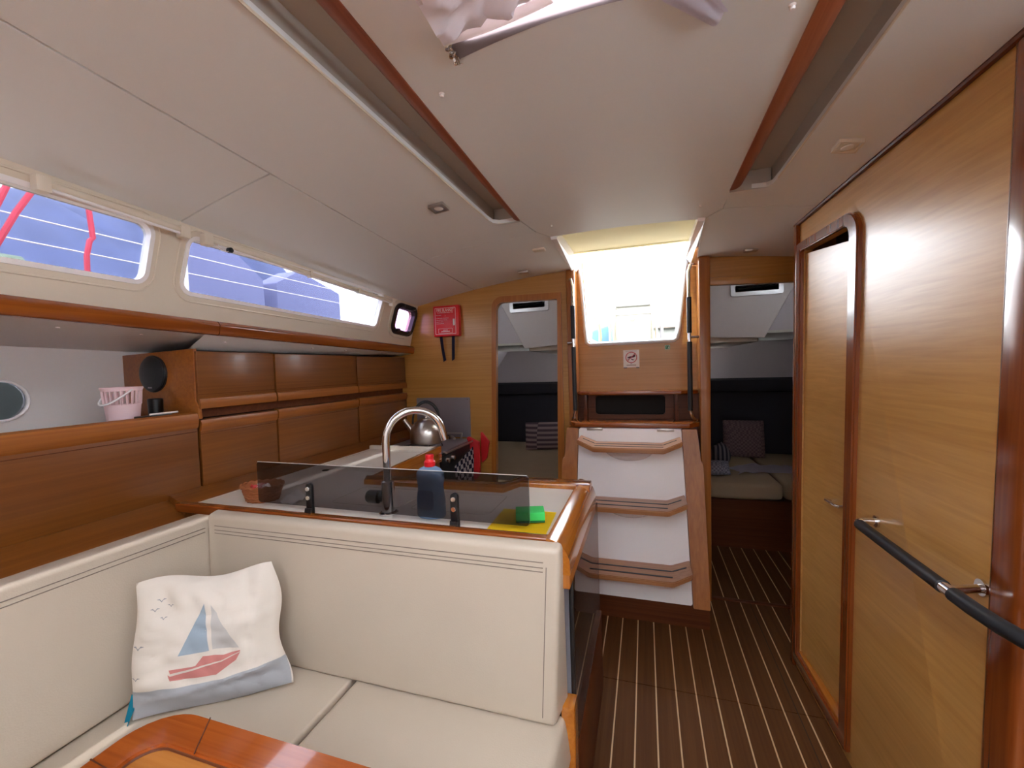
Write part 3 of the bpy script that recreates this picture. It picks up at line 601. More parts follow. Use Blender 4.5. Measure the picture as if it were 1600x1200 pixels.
# stove
sv = thing('gimballed_stove', 'dark gas stove with pan supports under the kettle', 'stove', (-1.35, 2.38, .5))
bm = MB(); box(bm, -1.585, -1.14, 2.15, 2.62, .50, .915, .004); part('oven_body', bm, black_m, sv)
bm = MB(); box(bm, -1.585, -1.13, 2.145, 2.63, .912, .925, .003); part('hob', bm, steel_dull, sv)
bm = MB(); box(bm, -1.140, -1.118, 2.15, 2.62, .50, .90, .004); part('oven_door', bm, black_m, sv)
bm = MB(); tube(bm, [(-1.12, 2.18, .925), (-1.10, 2.18, .92), (-1.10, 2.60, .92), (-1.12, 2.60, .925)], .006, 8); part('fiddle_rail', bm, brushed, sv)
for y in (2.21, 2.28):
    bm = MB(); lathe(bm, [(0, .022), (.014, .02), (.016, 0)], (-1.118, y, .87), 14, ax='x'); part('knob', bm, chrome, sv)
for (cx, cy_) in ((-1.30, 2.27), (-1.36, 2.50)):
    bm = MB(); lathe(bm, [(0, .018), (.035, .016), (.042, .006), (.045, 0)], (cx, cy_, .925), 20); part('burner', bm, black_m, sv)
    bm = MB()
    for k in range(4):
        a = PI / 4 + PI / 2 * k; d = Vector((math.cos(a), math.sin(a), 0)); c = Vector((cx, cy_, 0))
        tube(bm, [c + d * .12 + Vector((0, 0, .926)), c + d * .115 + Vector((0, 0, .952)), c + d * .03 + Vector((0, 0, .954))], .0045, 6)
    tube(bm, arc((cx, cy_, .950), .075, 0, 2 * PI, 24, ((1, 0, 0), (0, 1, 0))), .004, 6, False)
    part('pan_support', bm, black_m, sv)
bm = MB(); tube(bm, [(-1.18, 2.56, .94), (-1.19, 2.60, .965), (-1.30, 2.60, .965)], .006, 7); tube(bm, [(-1.20, 2.50, .945), (-1.25, 2.56, .95)], .009, 7); part('pot_clamp', bm, brushed, sv)
# kettle
kc = Vector((-1.285, 2.29, .955)); kt = thing('kettle', 'round brushed steel kettle with black arched handle on the stove', 'kettle', kc)
bm = MB(); lathe(bm, [(0, 0), (.096, 0), (.102, .006), (.102, .035), (.100, .070), (.092, .100), (.072, .128), (.048, .142), (.035, .145), (0, .146)], kc, 36); part('kettle_body', bm, brushed, kt)
bm = MB(); lathe(bm, [(.036, .144), (.034, .150), (.012, .154), (.010, .162), (.014, .168), (.010, .174), (0, .175)], kc, 20); part('lid', bm, brushed, kt)
bm = MB(); d = Vector((-.86, -.2, 0)).normalized(); tube(bm, [kc + d * .085 + Vector((0, 0, .07)), kc + d * .118 + Vector((0, 0, .115)), kc + d * .140 + Vector((0, 0, .145))], [.022, .016, .013], 14); part('kettle_spout', bm, brushed, kt)
bm = MB(); hx = Vector((.86, .3, 0)).normalized(); tube(bm, [kc + hx * (.084 * math.cos(a)) + Vector((0, 0, .120 + .132 * math.sin(a))) for a in [PI * k / 20 for k in range(21)]], [.006] * 4 + [.010] * 13 + [.006] * 4, 10); part('handle', bm, black_m, kt, 'black arched handle')
# steel splashback
ss = thing('steel_splashback', 'grey steel sheet fixed to the bulkhead behind the stove', 'splashback', (-1.35, 2.655, .93))
bm = MB(); prism(bm, rr(-1.560, -1.148, .93, 1.205, .008), 2.652, 2.658, 'y'); part('sheet', bm, steel_dull, ss)
bm = MB(); lathe(bm, [(0, -.002), (.005, -.001), (.005, 0)], (-1.160, 2.652, 1.193), 10, ax='y'); part('screw', bm, chrome, ss)
# red holders on the bulkhead
bm = MB(); prism(bm, rp([(-1.140, .955), (-1.055, .915), (-1.055, .70), (-1.085, .66), (-1.13, .70)], .01), 2.56, 2.585, 'y', .003); solo('red_oven_glove', bm, red_d, 'red plastic holder hanging beside the stove, nearer and larger one', 'holder')
bm = MB(); prism(bm, rp([(-1.060, .985), (-1.000, .91), (-1.020, .80), (-1.060, .76)], .006), 2.61, 2.63, 'y', .003); solo('red_oven_glove', bm, red_d, 'narrow red plastic holder on the bulkhead, farther right of the pair', 'holder')
# checked tea towel on the stove rail
tw = weave('checked_towel', (214, 208, 212), (24, 26, 62), (3, 33, 36))
bm = MB()
def tow(u, v):
    y = 2.27 + .30 * u; z = .890 - (.23 - .03 * u) * v - .07 * (1 - u)
    return (-1.095 + .010 * math.sin(u * 17) * v + .02 * (1 - abs(2 * v - 1)) * .3, y, z)
surf(bm, tow, 30, 12); bmesh.ops.solidify(bm, geom=list(bm.faces), thickness=.003); solo('tea_towel', bm, tw, 'navy and white checked tea towel hanging on the stove front', 'towel')

# fire blanket
fb = thing('fire_blanket', 'red fire blanket case with white lettering on the bulkhead', 'fire blanket', (-1.287, 2.65, 1.62))
bm = MB(); box(bm, -1.383, -1.192, 2.615, 2.658, 1.628, 1.838, .006, 3); part('case', bm, red_m, fb)
W = white_p
bm = MB(); plate(bm, rr(-1.368, -1.214, 1.643, 1.823, .003), [rr(-1.3655, -1.2165, 1.6455, 1.8205, .002)], lambda u, v, w: (u, 2.6148 - .0006 * w, v)); part('print_border', bm, W, fb, smooth=False)
join_bm = text_bm('FIRE BLANKET', .0205, (-1.291, 2.6146, 1.798), (1, 0, 0), (0, 0, 1.35), depth=.0003); part('lettering', join_bm, W, fb, smooth=False)
bm = text_bm('TO EXTINGUISH SMALL FIRES', .0092, (-1.291, 2.6146, 1.787), (1, 0, 0), (0, 0, 1))
for ln, z in (('PULL TAPES', 1.771), ('COVER FLAMES COMPLETELY', 1.750), ('TURN OFF HEAT SOURCE', 1.738), ('LEAVE TO COOL', 1.726), ('DO NOT REMOVE', 1.714)):
    join(bm, text_bm(ln, .0072, (-1.360, 2.6146, z), (1, 0, 0), (0, 0, 1), 'LEFT'))
join(bm, text_bm('1', .016, (-1.291, 2.6146, 1.764), (1, 0, 0), (0, 0, 1))); part('small_print', bm, W, fb, smooth=False)
bm = MB(); plate(bm, rr(-1.345, -1.240, 1.650, 1.682, .002), [rr(-1.3435, -1.2415, 1.6515, 1.6805, .002)], lambda u, v, w: (u, 2.6148 - .0006 * w, v))
box(bm, -1.325, -1.26, 2.6142, 2.6148, 1.660, 1.664); box(bm, -1.235, -1.222, 2.6142, 2.6148, 1.70, 1.745); box(bm, -1.31, -1.275, 2.6142, 2.6148, 1.670, 1.673); part('print_box', bm, W, fb, smooth=False)
for x, dx, L_ in ((-1.347, .020, .17), (-1.255, .002, .165)):
    bm = MB(); surf(bm, lambda u, v: (x + .022 * u + dx * v + (0 if dx > .01 else -.010 * v * v), 2.632 - .004 * math.sin(v * 4), 1.630 - L_ * v + (.012 * (u - .5) if v == 1 else 0)), 2, 10)
    bmesh.ops.solidify(bm, geom=list(bm.faces), thickness=.002); part('pull_tape', bm, navy_m, fb, 'dark pull tape')

# ================================================================ SETTEE
def cushion(name, corners, lab, bev=.03, seams=(), grp='cream vinyl settee cushions'):
    t = thing(name, lab, 'cushion', Vector([sum(c[i] for c in corners) / 8 for i in range(3)]), grp)
    bm = MB(); hexa(bm, corners, bev, 5); part('cover', bm, vinyl_m, t)
    for s, r_, m_ in seams: bm = MB(); tube(bm, s, r_, 6); part('stitch_line', bm, m_, t)
    return t
# transverse back cushion (backs onto the peninsula)
A = [(-1.385, .985, .500), (-.228, .985, .500), (-.210, 1.085, .505), (-1.385, 1.085, .505), (-1.385, .995, .948), (-.206, .995, .948), (-.204, 1.034, .958), (-1.385, 1.034, .958)]
f = lambda u, s: Vector(A[0]).lerp(Vector(A[1]), u).lerp(Vector(A[4]).lerp(Vector(A[5]), u), s)
fy = lambda p, d: (p[0], p[1] + d, p[2])
seams = [([fy(f(u, s), -.0005) for u in (.03, .25, .5, .75, .965)], .0012, pipe_m) for s in (.925, .895, .872)]
seams += [([fy(f(.972, s), -.0005) for s in (.05, .3, .6, .9)], .0012, pipe_m)]
cushion('back_cushion', A, 'long cream back cushion backing onto the galley peninsula', .013, seams)
# side back cushion along the hull
Bq = [(-1.498, -1.6, .505), (-1.385, -1.6, .505), (-1.368, .984, .505), (-1.498, .984, .505), (-1.498, -1.6, .945), (-1.445, -1.6, .945), (-1.392, 1.033, .935), (-1.475, 1.033, .935)]
g = lambda u, s: Vector(Bq[1]).lerp(Vector(Bq[2]), u).lerp(Vector(Bq[5]).lerp(Vector(Bq[6]), u), s)
seams = [([g(u, s) + Vector((.0035, 0, 0)) for u in (.5, .7, .85, .985)], .0012, pipe_m) for s in (.93, .90)]
cushion('side_back_cushion', Bq, 'long cream back cushion along the port side lockers', .012, seams)
# seats
Cq = [(-.828, .45, .37), (-.20, .45, .37), (-.198, 1.08, .37), (-.828, 1.08, .37), (-.830, .45, .500), (-.222, .45, .500), (-.212, 1.04, .500), (-.830, 1.04, .500)]
seams = [([(-.236, y, .4985) for y in (.5, .7, .98)], .0012, pipe_m)]
cushion('seat_cushion', Cq, 'cream seat cushion at the aisle end of the settee', .02, seams)
Dq = [(-1.40, .45, .37), (-.838, .45, .37), (-.838, 1.08, .37), (-1.40, 1.08, .37), (-1.40, .45, .500), (-.838, .45, .500), (-.838, 1.04, .500), (-1.40, 1.04, .500)]
seams = []
cushion('seat_cushion', Dq, 'cream seat cushion in the settee corner under the sailboat pillow', .008, seams)
Eq = [(-1.40, -1.6, .37), (-.93, -1.6, .37), (-.93, .447, .37), (-1.40, .447, .37), (-1.40, -1.6, .500), (-.93, -1.6, .500), (-.93, .447, .500), (-1.40, .447, .500)]
cushion('seat_cushion', Eq, 'cream seat cushion along the port side beyond the lower left corner', .008, [])
bm = MB(); prism(bm, [(-1.495, -1.6), (-.95, -1.6), (-.95, .47), (-.225, .47), (-.225, 1.085), (-1.495, 1.085)], 0, .368, 'z'); solo('settee', bm, oak_y, 'wooden box of the L-shaped settee below its cream cushions', 'settee')
bm = MB(); box(bm, -.222, -.188, 1.034, 1.086, .0, .52, .002); solo('seat_end_post', bm, cap_y, 'orange varnished wood post at the aisle end of the settee', 'post')

# sailboat pillow
P00 = Vector((-1.302, .708, .505)); P10 = Vector((-.995, .925, .505)); P01 = Vector((-1.352, .770, .836)); P11 = Vector((-1.055, .945, .842))
Nn = ((P10 - P00).cross(P01 - P00)).normalized()
if Nn.y > 0: Nn = -Nn
def pil(u, v, h=0.0, side=1):
    p = P00.lerp(P10, u).lerp(P01.lerp(P11, u), v)
    b = (max(0, math.sin(PI * u)) ** .55) * (max(0, math.sin(PI * min(1, max(0, v)))) ** .55)
    w = 0.018 * noise.noise(Vector((u * 3.2 + 2, v * 1.9, 4))) + .012 * abs(noise.noise(Vector((u * 6 + v * 3, v * 7 - u * 2, 1)))) + .010 * noise.noise(Vector((u * 2 + v * 5, v * 2 - u * 3, 9)))
    w += .012 * math.exp(-((u - .86 + .04 * math.sin(v * 5)) / .035) ** 2) * v - .008 * math.exp(-((u - .80) / .03) ** 2) * v
    w += .010 * math.exp(-((v - .12 - .12 * u) / .03) ** 2) * (.3 + u)
    e = .010 * math.sin(v * 9 + 1) * (1 if u > .5 else .4) * abs(2 * u - 1) ** 3
    e2 = .010 * math.sin(u * 8) * abs(2 * v - 1) ** 3
    return p + Nn * (side * (.052 * b + w * min(1, b * 2)) + h) + (P10 - P00).normalized() * e + Vector((0, 0, e2 if v > .5 else e2 * .3))
pw = thing('sailboat_pillow', 'white pillow printed with a red and blue sailboat, in the settee corner', 'pillow', (-1.15, .83, .50))
pil_m = mat('pillow_cotton', (218, 208, 196), .7, bump=.5, bscale=14)
bm = MB(); surf(bm, lambda u, v: pil(u, v), 44, 40); surf(bm, lambda u, v: pil(u, v, 0, -1), 44, 40); bmesh.ops.remove_doubles(bm, verts=bm.verts, dist=.0004); bmesh.ops.recalc_face_normals(bm, faces=list(bm.faces)); part('pillow_cover', bm, pil_m, pw)
def decal(name, poly, m_, lab=None):
    bm = MB(); plate(bm, poly, [], lambda u, v, w: (u, v, 0))
    bmesh.ops.remove_doubles(bm, verts=bm.verts, dist=1e-5)
    for _ in range(4):
        es = [e for e in bm.edges if e.calc_length() > .03]
        if es: bmesh.ops.subdivide_edges(bm, edges=es, cuts=1); bmesh.ops.triangulate(bm, faces=list(bm.faces))
    for v in bm.verts: v.co = pil(v.co.x, v.co.y, .0016)
    part(name, bm, m_, pw, lab)
sail_b = mat('print_blue_grey', (148, 162, 174), .8); sail_g = mat('print_pale_grey', (188, 184, 180), .8); red_pr = mat('print_red', (196, 124, 118), .8); sea_p = mat('print_sea', (164, 166, 170), .8); bird_m = mat('print_bird', (150, 148, 150), .8)
decal('print_sea', [(.0, .005), (.99, .005), (1.0, .25), (.8, .24), (.6, .21), (.4, .205), (.2, .22), (.0, .21)], sea_p, 'pale blue-grey printed sea')
decal('print_mainsail', [(.335, .44), (.515, .80), (.53, .435)], sail_b, 'blue-grey printed sail')
decal('print_jib', [(.55, .44), (.56, .78), (.73, .42)], sail_g, 'pale grey printed sail')
decal('print_hull', [(.265, .315), (.275, .265), (.56, .245), (.70, .33), (.735, .385), (.60, .335), (.28, .300)][::-1], red_pr, 'red printed hull')
decal('print_deck', [(.27, .345), (.44, .345), (.49, .405), (.62, .385), (.735, .400), (.735, .390), (.60, .345), (.28, .318)], red_pr, 'red printed cabin')
for (u0, v0, s) in ((.20, .84, 1), (.27, .80, .8), (.16, .78, 1), (.23, .72, .8), (.06, .52, 1.3), (.05, .30, 1)):
    decal('print_bird', [(u0 - .035 * s, v0 + .012 * s), (u0 - .015 * s, v0 + .016 * s), (u0, v0), (u0 + .015 * s, v0 + .016 * s), (u0 + .035 * s, v0 + .012 * s), (u0 + .012 * s, v0 + .006 * s), (u0, v0 - .010 * s), (u0 - .012 * s, v0 + .006 * s)], bird_m)
bm = MB(); surf(bm, lambda u, v: P00 + Vector((-.016 + .022 * u, -.006 + .006 * math.sin(u * 5), -.004 + .062 * v * (1 - .4 * u))) + Vector((.0, .02 * v, 0)), 6, 6); bmesh.ops.solidify(bm, geom=list(bm.faces), thickness=.006)
solo('teal_cloth', bm, teal_m, 'bit of teal cloth poking out behind the lower left pillow corner', 'cloth')

# table
tb = thing('saloon_table', 'varnished wooden saloon table corner with an inlaid veneer top', 'table', (-.62, .1, 0))
TO = [(-.965, -.9), (-.30, -.9), (-.30, .588), (-.965, .588)]; rad = [.02, .02, .05, .09]
TI = [(-.895, -.83), (-.37, -.83), (-.37, .520), (-.895, .520)]
o_ = rp(TO, rad, 8); i_ = rp(TI, [.02, .02, .03, .045], 8)
bm = MB(); plate(bm, o_, [i_], lambda u, v, w: (u, v, .72 - .03 * w)); bmesh.ops.bevel(bm, geom=[e for e in bm.edges if len(e.link_faces) == 2 and abs(e.verts[0].co.z - e.verts[1].co.z) < 1e-6 and abs(e.link_faces[0].normal.z - e.link_faces[1].normal.z) > .5], offset=.004, segments=2, affect='EDGES'); part('raised_rim', bm, table_rim, tb, 'glossy reddish rim')
bm = MB(); prism(bm, i_, .695, .712, 'z'); part('tabletop', bm, table_top_m, tb, smooth=False)
bm = MB(); pl = [Vector((a, b, .7130)) for a, b in i_]; tube(bm, pl + [pl[0]], .003, 6, False); part('inlay_line', bm, dark_wood, tb)
for q in ((-.84, .5885, -.79, .52), (-.985, .46, -.895, .455)):
    bm = MB(); a, b = Vector((q[0], min(q[1], .587), .7203)), Vector((q[2], q[3], .7203)); a.x = max(a.x, -.963); tube(bm, [a, b], .0014, 4); part('rim_joint', bm, dark_wood, tb)
bm = MB(); box(bm, -.72, -.55, -.5, -.3, 0, .69, .01); part('pedestal', bm, oak_z, tb)

# ================================================================ STARBOARD PARTITION with door
def PX(Y, z): return (.635 + .030 * (2.15 - Y)) + (.025 + .030 * (2.15 - Y)) * z / 2
def part_map(off, th): return lambda u, v, w: (PX(u, v) + off + th * w, u, v)
bm = MB(); dh = rp([(1.725, .085), (2.118, .085), (2.118, 1.862), (1.725, 1.852)], [0, 0, .0, .05], 6)
top = [(y, ceil(PX(y, 2.0), y) + .012) for y in (2.18, 1.9, 1.6, 1.3, 1.10)]
plate(bm, [(1.10, 0), (2.18, 0)] + top, [dh], part_map(0, .03), 3); struct('wall_right', bm, oak_p)
bm = MB()
plate(bm, rp([(1.668, .035), (2.155, .035), (2.155, 1.900), (1.668, 1.892)], [0, 0, .0, .085], 14), [rp([(1.722, .085), (2.118, .085), (2.118, 1.862), (1.722, 1.852)], [0, 0, .0, .05], 14)], part_map(-.016, .022))
bmesh.ops.bevel(bm, geom=[e for e in bm.edges if len(e.link_faces) == 2 and e.calc_face_angle(0) > 1.0], offset=.005, segments=3, affect='EDGES')
d2 = struct('door_2', bm, trim_z)
lean = lambda u, v, w: (PX(u, v) + .006 + (u - 2.14) * -.045 + .020 * w, u, v)
bm = MB(); plate(bm, rp([(1.700, .100), (2.135, .100), (2.135, 1.850), (1.700, 1.800)], [0, 0, 0, .02], 5), [], lean); part('door_leaf', bm, oak_p, d2, smooth=False)
hd = [Vector((PX(1.80, .86) + .045, 1.775, .862)), Vector((PX(1.8, .86) - .002, 1.775, .862)), Vector((PX(1.8, .86) - .008, 1.79, .861)), Vector((PX(1.8, .86) - .006, 1.88, .855)), Vector((PX(1.8, .86) + .012, 1.885, .85))]
bm = MB(); tube(bm, hd, .0055, 10); part('door_lever', bm, chrome, d2, 'chrome lever handle')
bm = MB(); hexa(bm, [(PX(1.73, .085) - .006, 1.722, .075), (PX(1.73, .085) + .05, 1.722, .075), (PX(2.1, .085) + .05, 2.118, .075), (PX(2.1, .085) - .006, 2.118, .075), (PX(1.73, .085) - .006, 1.722, .098), (PX(1.73, .085) + .05, 1.722, .098), (PX(2.1, .085) + .05, 2.118, .098), (PX(2.1, .085) - .006, 2.118, .098)], .004); part('sill', bm, cap_y, d2)
# space behind the ajar door
bm = MB(); box(bm, .80, .81, 1.2, 2.18, 0, 2.0); struct('wall_inner', bm, dark_wood)
# end posts and ceiling trim
bm = MB(); z1 = ceil(.67, 2.17) ; hexa(bm, [(PX(2.16, 0) - .014, 2.156, 0), (PX(2.16, 0) + .02, 2.156, 0), (PX(2.16, 0) + .02, 2.195, 0), (PX(2.16, 0) - .014, 2.195, 0), (PX(2.16, 2) - .014, 2.156, z1), (PX(2.16, 2) + .02, 2.156, z1), (PX(2.16, 2) + .02, 2.195, z1), (PX(2.16, 2) - .014, 2.195, z1)], .007, 4); struct('trim_8', bm, trim_z)
bm = MB(); za = ceil(.72, 1.09); xa, xb = PX(1.1, 0), PX(1.1, 2); hexa(bm, [(xa - .010, 1.045, 0), (xa + .05, 1.045, 0), (xa + .05, 1.135, 0), (xa - .010, 1.135, 0), (xb - .010, 1.045, za), (xb + .05, 1.045, za), (xb + .05, 1.135, za), (xb - .010, 1.135, za)], .018, 6); struct('trim_9', bm, trim_z)
bm = MB(); hexa(bm, [(.69, 1.07, 0), (1.88, 1.07, 0), (1.88, 1.098, 0), (.69, 1.098, 0), (.748, 1.07, 2.10), (1.88, 1.07, 2.10), (1.88, 1.098, 2.10), (.748, 1.098, 2.10)]); struct('wall_inner', bm, oak_x)
bm = MB(); tube(bm, [(PX(y, 2) - .006, y, ceil(PX(y, 2), y) - .004) for y in (2.19, 1.9, 1.6, 1.3, 1.07)], .0085, 8); struct('trim_10', bm, dark_wood)
bm = MB(); box(bm, .64, .80, 2.185, 2.2, 0, 2.0); bm.free()
# side beyond the partition: short inner wall to the aft cabin
bm = MB(); box(bm, .82, .85, 2.19, 2.655, 0, 2.0); struct('wall_inner', bm, oak_y)
bm = MB(); box(bm, .66, .85, 2.18, 2.192, 0, 2.0); struct('wall_inner', bm, oak_x)
# handrail
hr = thing('handrail', 'long black padded handrail with chrome fittings on the starboard partition', 'handrail', (.617, 1.25, .89))
hz = .889
rail = [(.617, 1.520, hz), (.617, 1.35, hz), (.617, 1.145, hz)]
bm = MB(); tube(bm, rail, .0150, 16); part('grip', bm, black_rub, hr)
bm = MB(); tube(bm, [(.617, 1.155, hz), (.617, 1.098, hz)], .0125, 14); part('collar', bm, chrome, hr, 'bare chrome section')
rail2 = [(.617, 1.110, hz), (.618, 1.06, hz), (.624, 1.00, hz), (.640, .93, hz), (.672, .87, hz - .002), (.72, .83, hz - .004), (.80, .81, hz - .006), (.90, .81, hz - .006), (.95, .84, hz - .006), (.96, 1.07, hz - .006)]
bm = MB(); tube(bm, rail2, .0155, 16); part('grip', bm, black_rub, hr)
bm = MB(); tube(bm, [(PX(1.545, .89) + .004, 1.545, hz + .004), (.640, 1.545, hz + .003), (.622, 1.540, hz), (.617, 1.522, hz)], .0105, 12); lathe(bm, [(0, -.006), (.018, -.006), (.018, 0)], (PX(1.545, .89), 1.545, hz + .004), 16, ax='x'); part('bracket', bm, chrome, hr)
bm = MB(); tube(bm, [(PX(1.15, .89) + .004, 1.15, hz + .004), (.617, 1.127, hz)], .0095, 12); lathe(bm, [(0, -.006), (.018, -.006), (.018, 0)], (PX(1.15, .89), 1.15, hz + .004), 16, ax='x'); part('bracket', bm, chrome, hr)

# ================================================================ COMPANIONWAY LADDER, shelf, grab rails
LY = lambda z: 2.485 - (1.03 - z) * .205
def lad(x0, x1, z): return
ld = thing('companionway_ladder', 'white companionway steps with three wooden treads between wooden cheeks', 'steps', (-.09, 2.35, 0))
def slant(bm, poly, off, th, bev=0):
    A_ = [bm.verts.new((x, LY(z) + off, z)) for x, z in poly]; B_ = [bm.verts.new((x, LY(z) + off + th, z)) for x, z in poly]; n = len(poly)
    fs = [bm.faces.new(A_), bm.faces.new(B_[::-1])] + [bm.faces.new((A_[i], B_[i], B_[(i + 1) % n], A_[(i + 1) % n])) for i in range(n)]
    bmesh.ops.recalc_face_normals(bm, faces=fs)
    if bev: bmesh.ops.bevel(bm, geom=list({e for f_ in fs for e in f_.edges}), offset=bev, segments=2, affect='EDGES')
bm = MB(); slant(bm, rp([(-.378, 1.03), (.188, 1.03), (.216, .135), (-.40, .135)], .012), 0, .03, .003); part('moulded_panel', bm, white_m, ld)
for pts in ([(.190, 1.03), (.268, 1.03), (.282, .86), (.292, .85), (.300, .125), (.219, .125)], [(-.380, 1.03), (-.450, 1.03), (-.462, .86), (-.475, .85), (-.49, .125), (-.403, .125)]):
    bm = MB(); slant(bm, pts, -.006, .04, .003); part('cheek', bm, oak_z, ld)
WG = .092; LIFT = .036
for z, wL, wR in ((.955, -.366, .180), (.650, -.378, .194), (.322, -.390, .208)):
    yb = LY(z); d = .190
    def tshape(bm, y0l, y0, y1, y1l, za, zb, xin=0.0):
        "bent board: flat middle, both ends tilted up; y0/y1 rear/front in the middle, y0l/y1l at the tips"
        X = [wL + xin, wL + WG, wR - WG, wR - xin]; L4 = [LIFT * (1 - xin / WG), 0, 0, LIFT * (1 - xin / WG)]; YR = [y0l, y0, y0, y0l]; YF = [y1l, y1, y1, y1l]
        R = [[bm.verts.new((X[k], YR[k], za + L4[k])), bm.verts.new((X[k], YF[k], za + L4[k])), bm.verts.new((X[k], YF[k], zb + L4[k])), bm.verts.new((X[k], YR[k], zb + L4[k]))] for k in range(4)]
        fs = []
        for a, b in zip(R, R[1:]):
            for q in range(4): fs.append(bm.faces.new((a[q], a[(q + 1) % 4], b[(q + 1) % 4], b[q])))
        fs += [bm.faces.new(R[0]), bm.faces.new(R[-1][::-1])]
        bmesh.ops.recalc_face_normals(bm, faces=fs); return fs
    bm = MB(); fs = tshape(bm, yb + .004, yb + .004, yb - d, yb - d + .030, z - .026, z)
    bmesh.ops.bevel(bm, geom=list({e for f_ in fs for e in f_.edges}), offset=.004, segments=2, affect='EDGES'); tr = part('tread', bm, tread_m, ld)
    bm = MB(); tshape(bm, yb - .062, yb - .066, yb - .078, yb - .074, z, z + .0015, .022); part('grip_strip', bm, black_rub, tr)
    bm = MB(); box(bm, wL + WG, wR - WG, yb - .142, yb - .130, z, z + .0015); part('grip_strip', bm, black_rub, tr)
    bm = MB(); cx = (wL + wR) / 2
    def sup(u, v):
        a = PI * u; return (cx - .180 * (1 - .3 * v) * math.cos(a), yb + .010 + .205 * -.085 * v * 0 - .105 * math.sin(a) * (1 - v) ** .7 - .018 * v, z - .026 - .085 * v * (.2 + .8 * math.sin(a)))
    surf(bm, sup, 20, 8); part('tread_support', bm, white_m, ld)
for x in (-.285, .105):
    bm = MB(); box(bm, x - .045, x + .045, LY(1.03) - .014, LY(1.03) - .002, 1.018, 1.034, .002); part('hinge', bm, brushed, ld)
bm = MB(); box(bm, -.40, .30, 2.335, 2.36, 0, .16); box(bm, -.45, .30, 2.36, 2.64, 0, .10); solo('step_plinth', bm, dark_wood, 'dark wooden plinth under the companionway steps', 'plinth')
# shelf and cubby
cs = thing('companionway_shelf', 'dark wooden shelf with an open cubby above the steps', 'shelf', (-.05, 2.6, 1.0))
bm = MB(); prism(bm, [(-.408, 2.75), (-.408, 2.655), (-.33, 2.60), (.20, 2.60), (.295, 2.655), (.302, 2.75)], 1.215, 1.236, 'z', .004); part('upper_shelf', bm, trim_x, cs)
bm = MB(); prism(bm, [(-.444, 2.70), (-.444, 2.545), (-.40, 2.475), (.23, 2.475), (.288, 2.545), (.288, 2.70)], 1.036, 1.062, 'z', .004); part('lower_shelf', bm, trim_x, cs)
bm = MB(); plate(bm, [(-.408, 1.06), (.302, 1.06), (.302, 1.216), (-.408, 1.216)], [rr(-.30, .115, 1.088, 1.206, .02)], lambda u, v, w: (u, 2.685 + .012 * w, v)); part('cubby_front', bm, dark_wood, cs)
bm = MB(); box(bm, -.32, .14, 2.74, 2.745, 1.06, 1.216); part('cubby_back', bm, dark_in, cs)
bm = MB(); box(bm, -.365, -.345, 2.62, 2.686, 1.06, 1.216, .003); part('divider', bm, dark_wood, cs); bm = MB(); box(bm, .165, .185, 2.62, 2.686, 1.06, 1.216, .003); part('divider', bm, dark_wood, cs)
# grab rails
def grab(xr, post, s, lab, ztop):
    t = thing('grab_rail', lab, 'grab rail', (xr, 2.575, 1.05), 'upright grab rails beside the companionway')
    y = 2.575
    bm = MB(); tube(bm, [(post, 2.635, ztop)] + [(post + (xr - post) * a, 2.635 + (y - 2.635) * a, ztop - .012 * a * a) for a in (.35, .7)] + [(xr, y, ztop - .045), (xr, y, 1.5), (xr, y, 1.12)] + [(xr - (xr - post) * .25, y + .01, 1.085), (xr - (xr - post) * .6, 2.60, 1.068), (post, 2.640, 1.062)], .0095, 10); part('tube', bm, chrome, t)
    for z0, z1 in ((1.565, 1.765), (1.125, 1.515)):
        bm = MB(); tube(bm, [(xr, y, z0), (xr, y, z1)], .0135, 14); part('grip_sleeve', bm, black_rub, t, 'black padded sleeve')
    bm = MB(); tube(bm, [(xr, y, 1.541), (post, y + .005, 1.541), (post, 2.637, 1.541)], .008, 10); part('bracket', bm, chrome, t)
grab(-.412, -.445, -1, 'black and chrome upright grab rail left of the companionway steps', 1.935)
grab(.245, .290, 1, 'black and chrome upright grab rail right of the companionway steps', 1.955)
# notices
nt_ = thing('warning_notice', 'small white square notice with a red crossed circle below the hatch', 'notice', (-.078, 2.748, 1.375))
bm = MB(); box(bm, -.127, -.030, 2.7465, 2.7498, 1.378, 1.488); part('sheet', bm, white_p, nt_, smooth=False)
bm = MB(); tube(bm, arc((-.0785, 2.7458, 1.441), .033, 0, 2 * PI, 32), .0022, 6, False); tube(bm, [(-.0785 - .022, 2.7458, 1.441 - .022), (-.0785 + .022, 2.7458, 1.441 + .022)], .0018, 5); part('red_ring', bm, mat('sign_red', (196, 30, 60), .5), nt_)
bm = MB(); c = Vector((-.0785, 2.7462, 1.441))
for poly in ([(-.026, -.002), (-.012, .006), (.004, .008), (.020, .018), (.026, .008), (.018, .000), (.0, -.002), (-.01, -.006)], [(-.002, -.006), (.008, -.012), (.018, -.014), (.010, -.018), (.0, -.013)], [(-.014, -.004), (-.02, -.016), (-.024, -.014)]):
    prism(bm, [(c.x + a, c.z + b) for a, b in poly], 2.7458, 2.7466, 'y')
part('crossed_figure', bm, mat('sign_plum', (70, 20, 44), .5), nt_, smooth=False)
bm = MB(); box(bm, -.112, -.045, 2.746, 2.7466, 1.4795, 1.4815); box(bm, -.084, -.073, 2.746, 2.7466, 1.400, 1.4025); box(bm, -.108, -.05, 2.746, 2.7466, 1.391, 1.3945); part('fine_print', bm, pipe_m, nt_, smooth=False)
bm = MB(); box(bm, -.126, -.105, 2.7462, 2.75, 1.374, 1.379); box(bm, -.050, -.031, 2.7462, 2.75, 1.374, 1.379); part('black_tab', bm, black_m, nt_)
gs = thing('green_sticker', 'tiny green and white sticker right of the white notice', 'sticker', (.135, 2.748, 1.49))
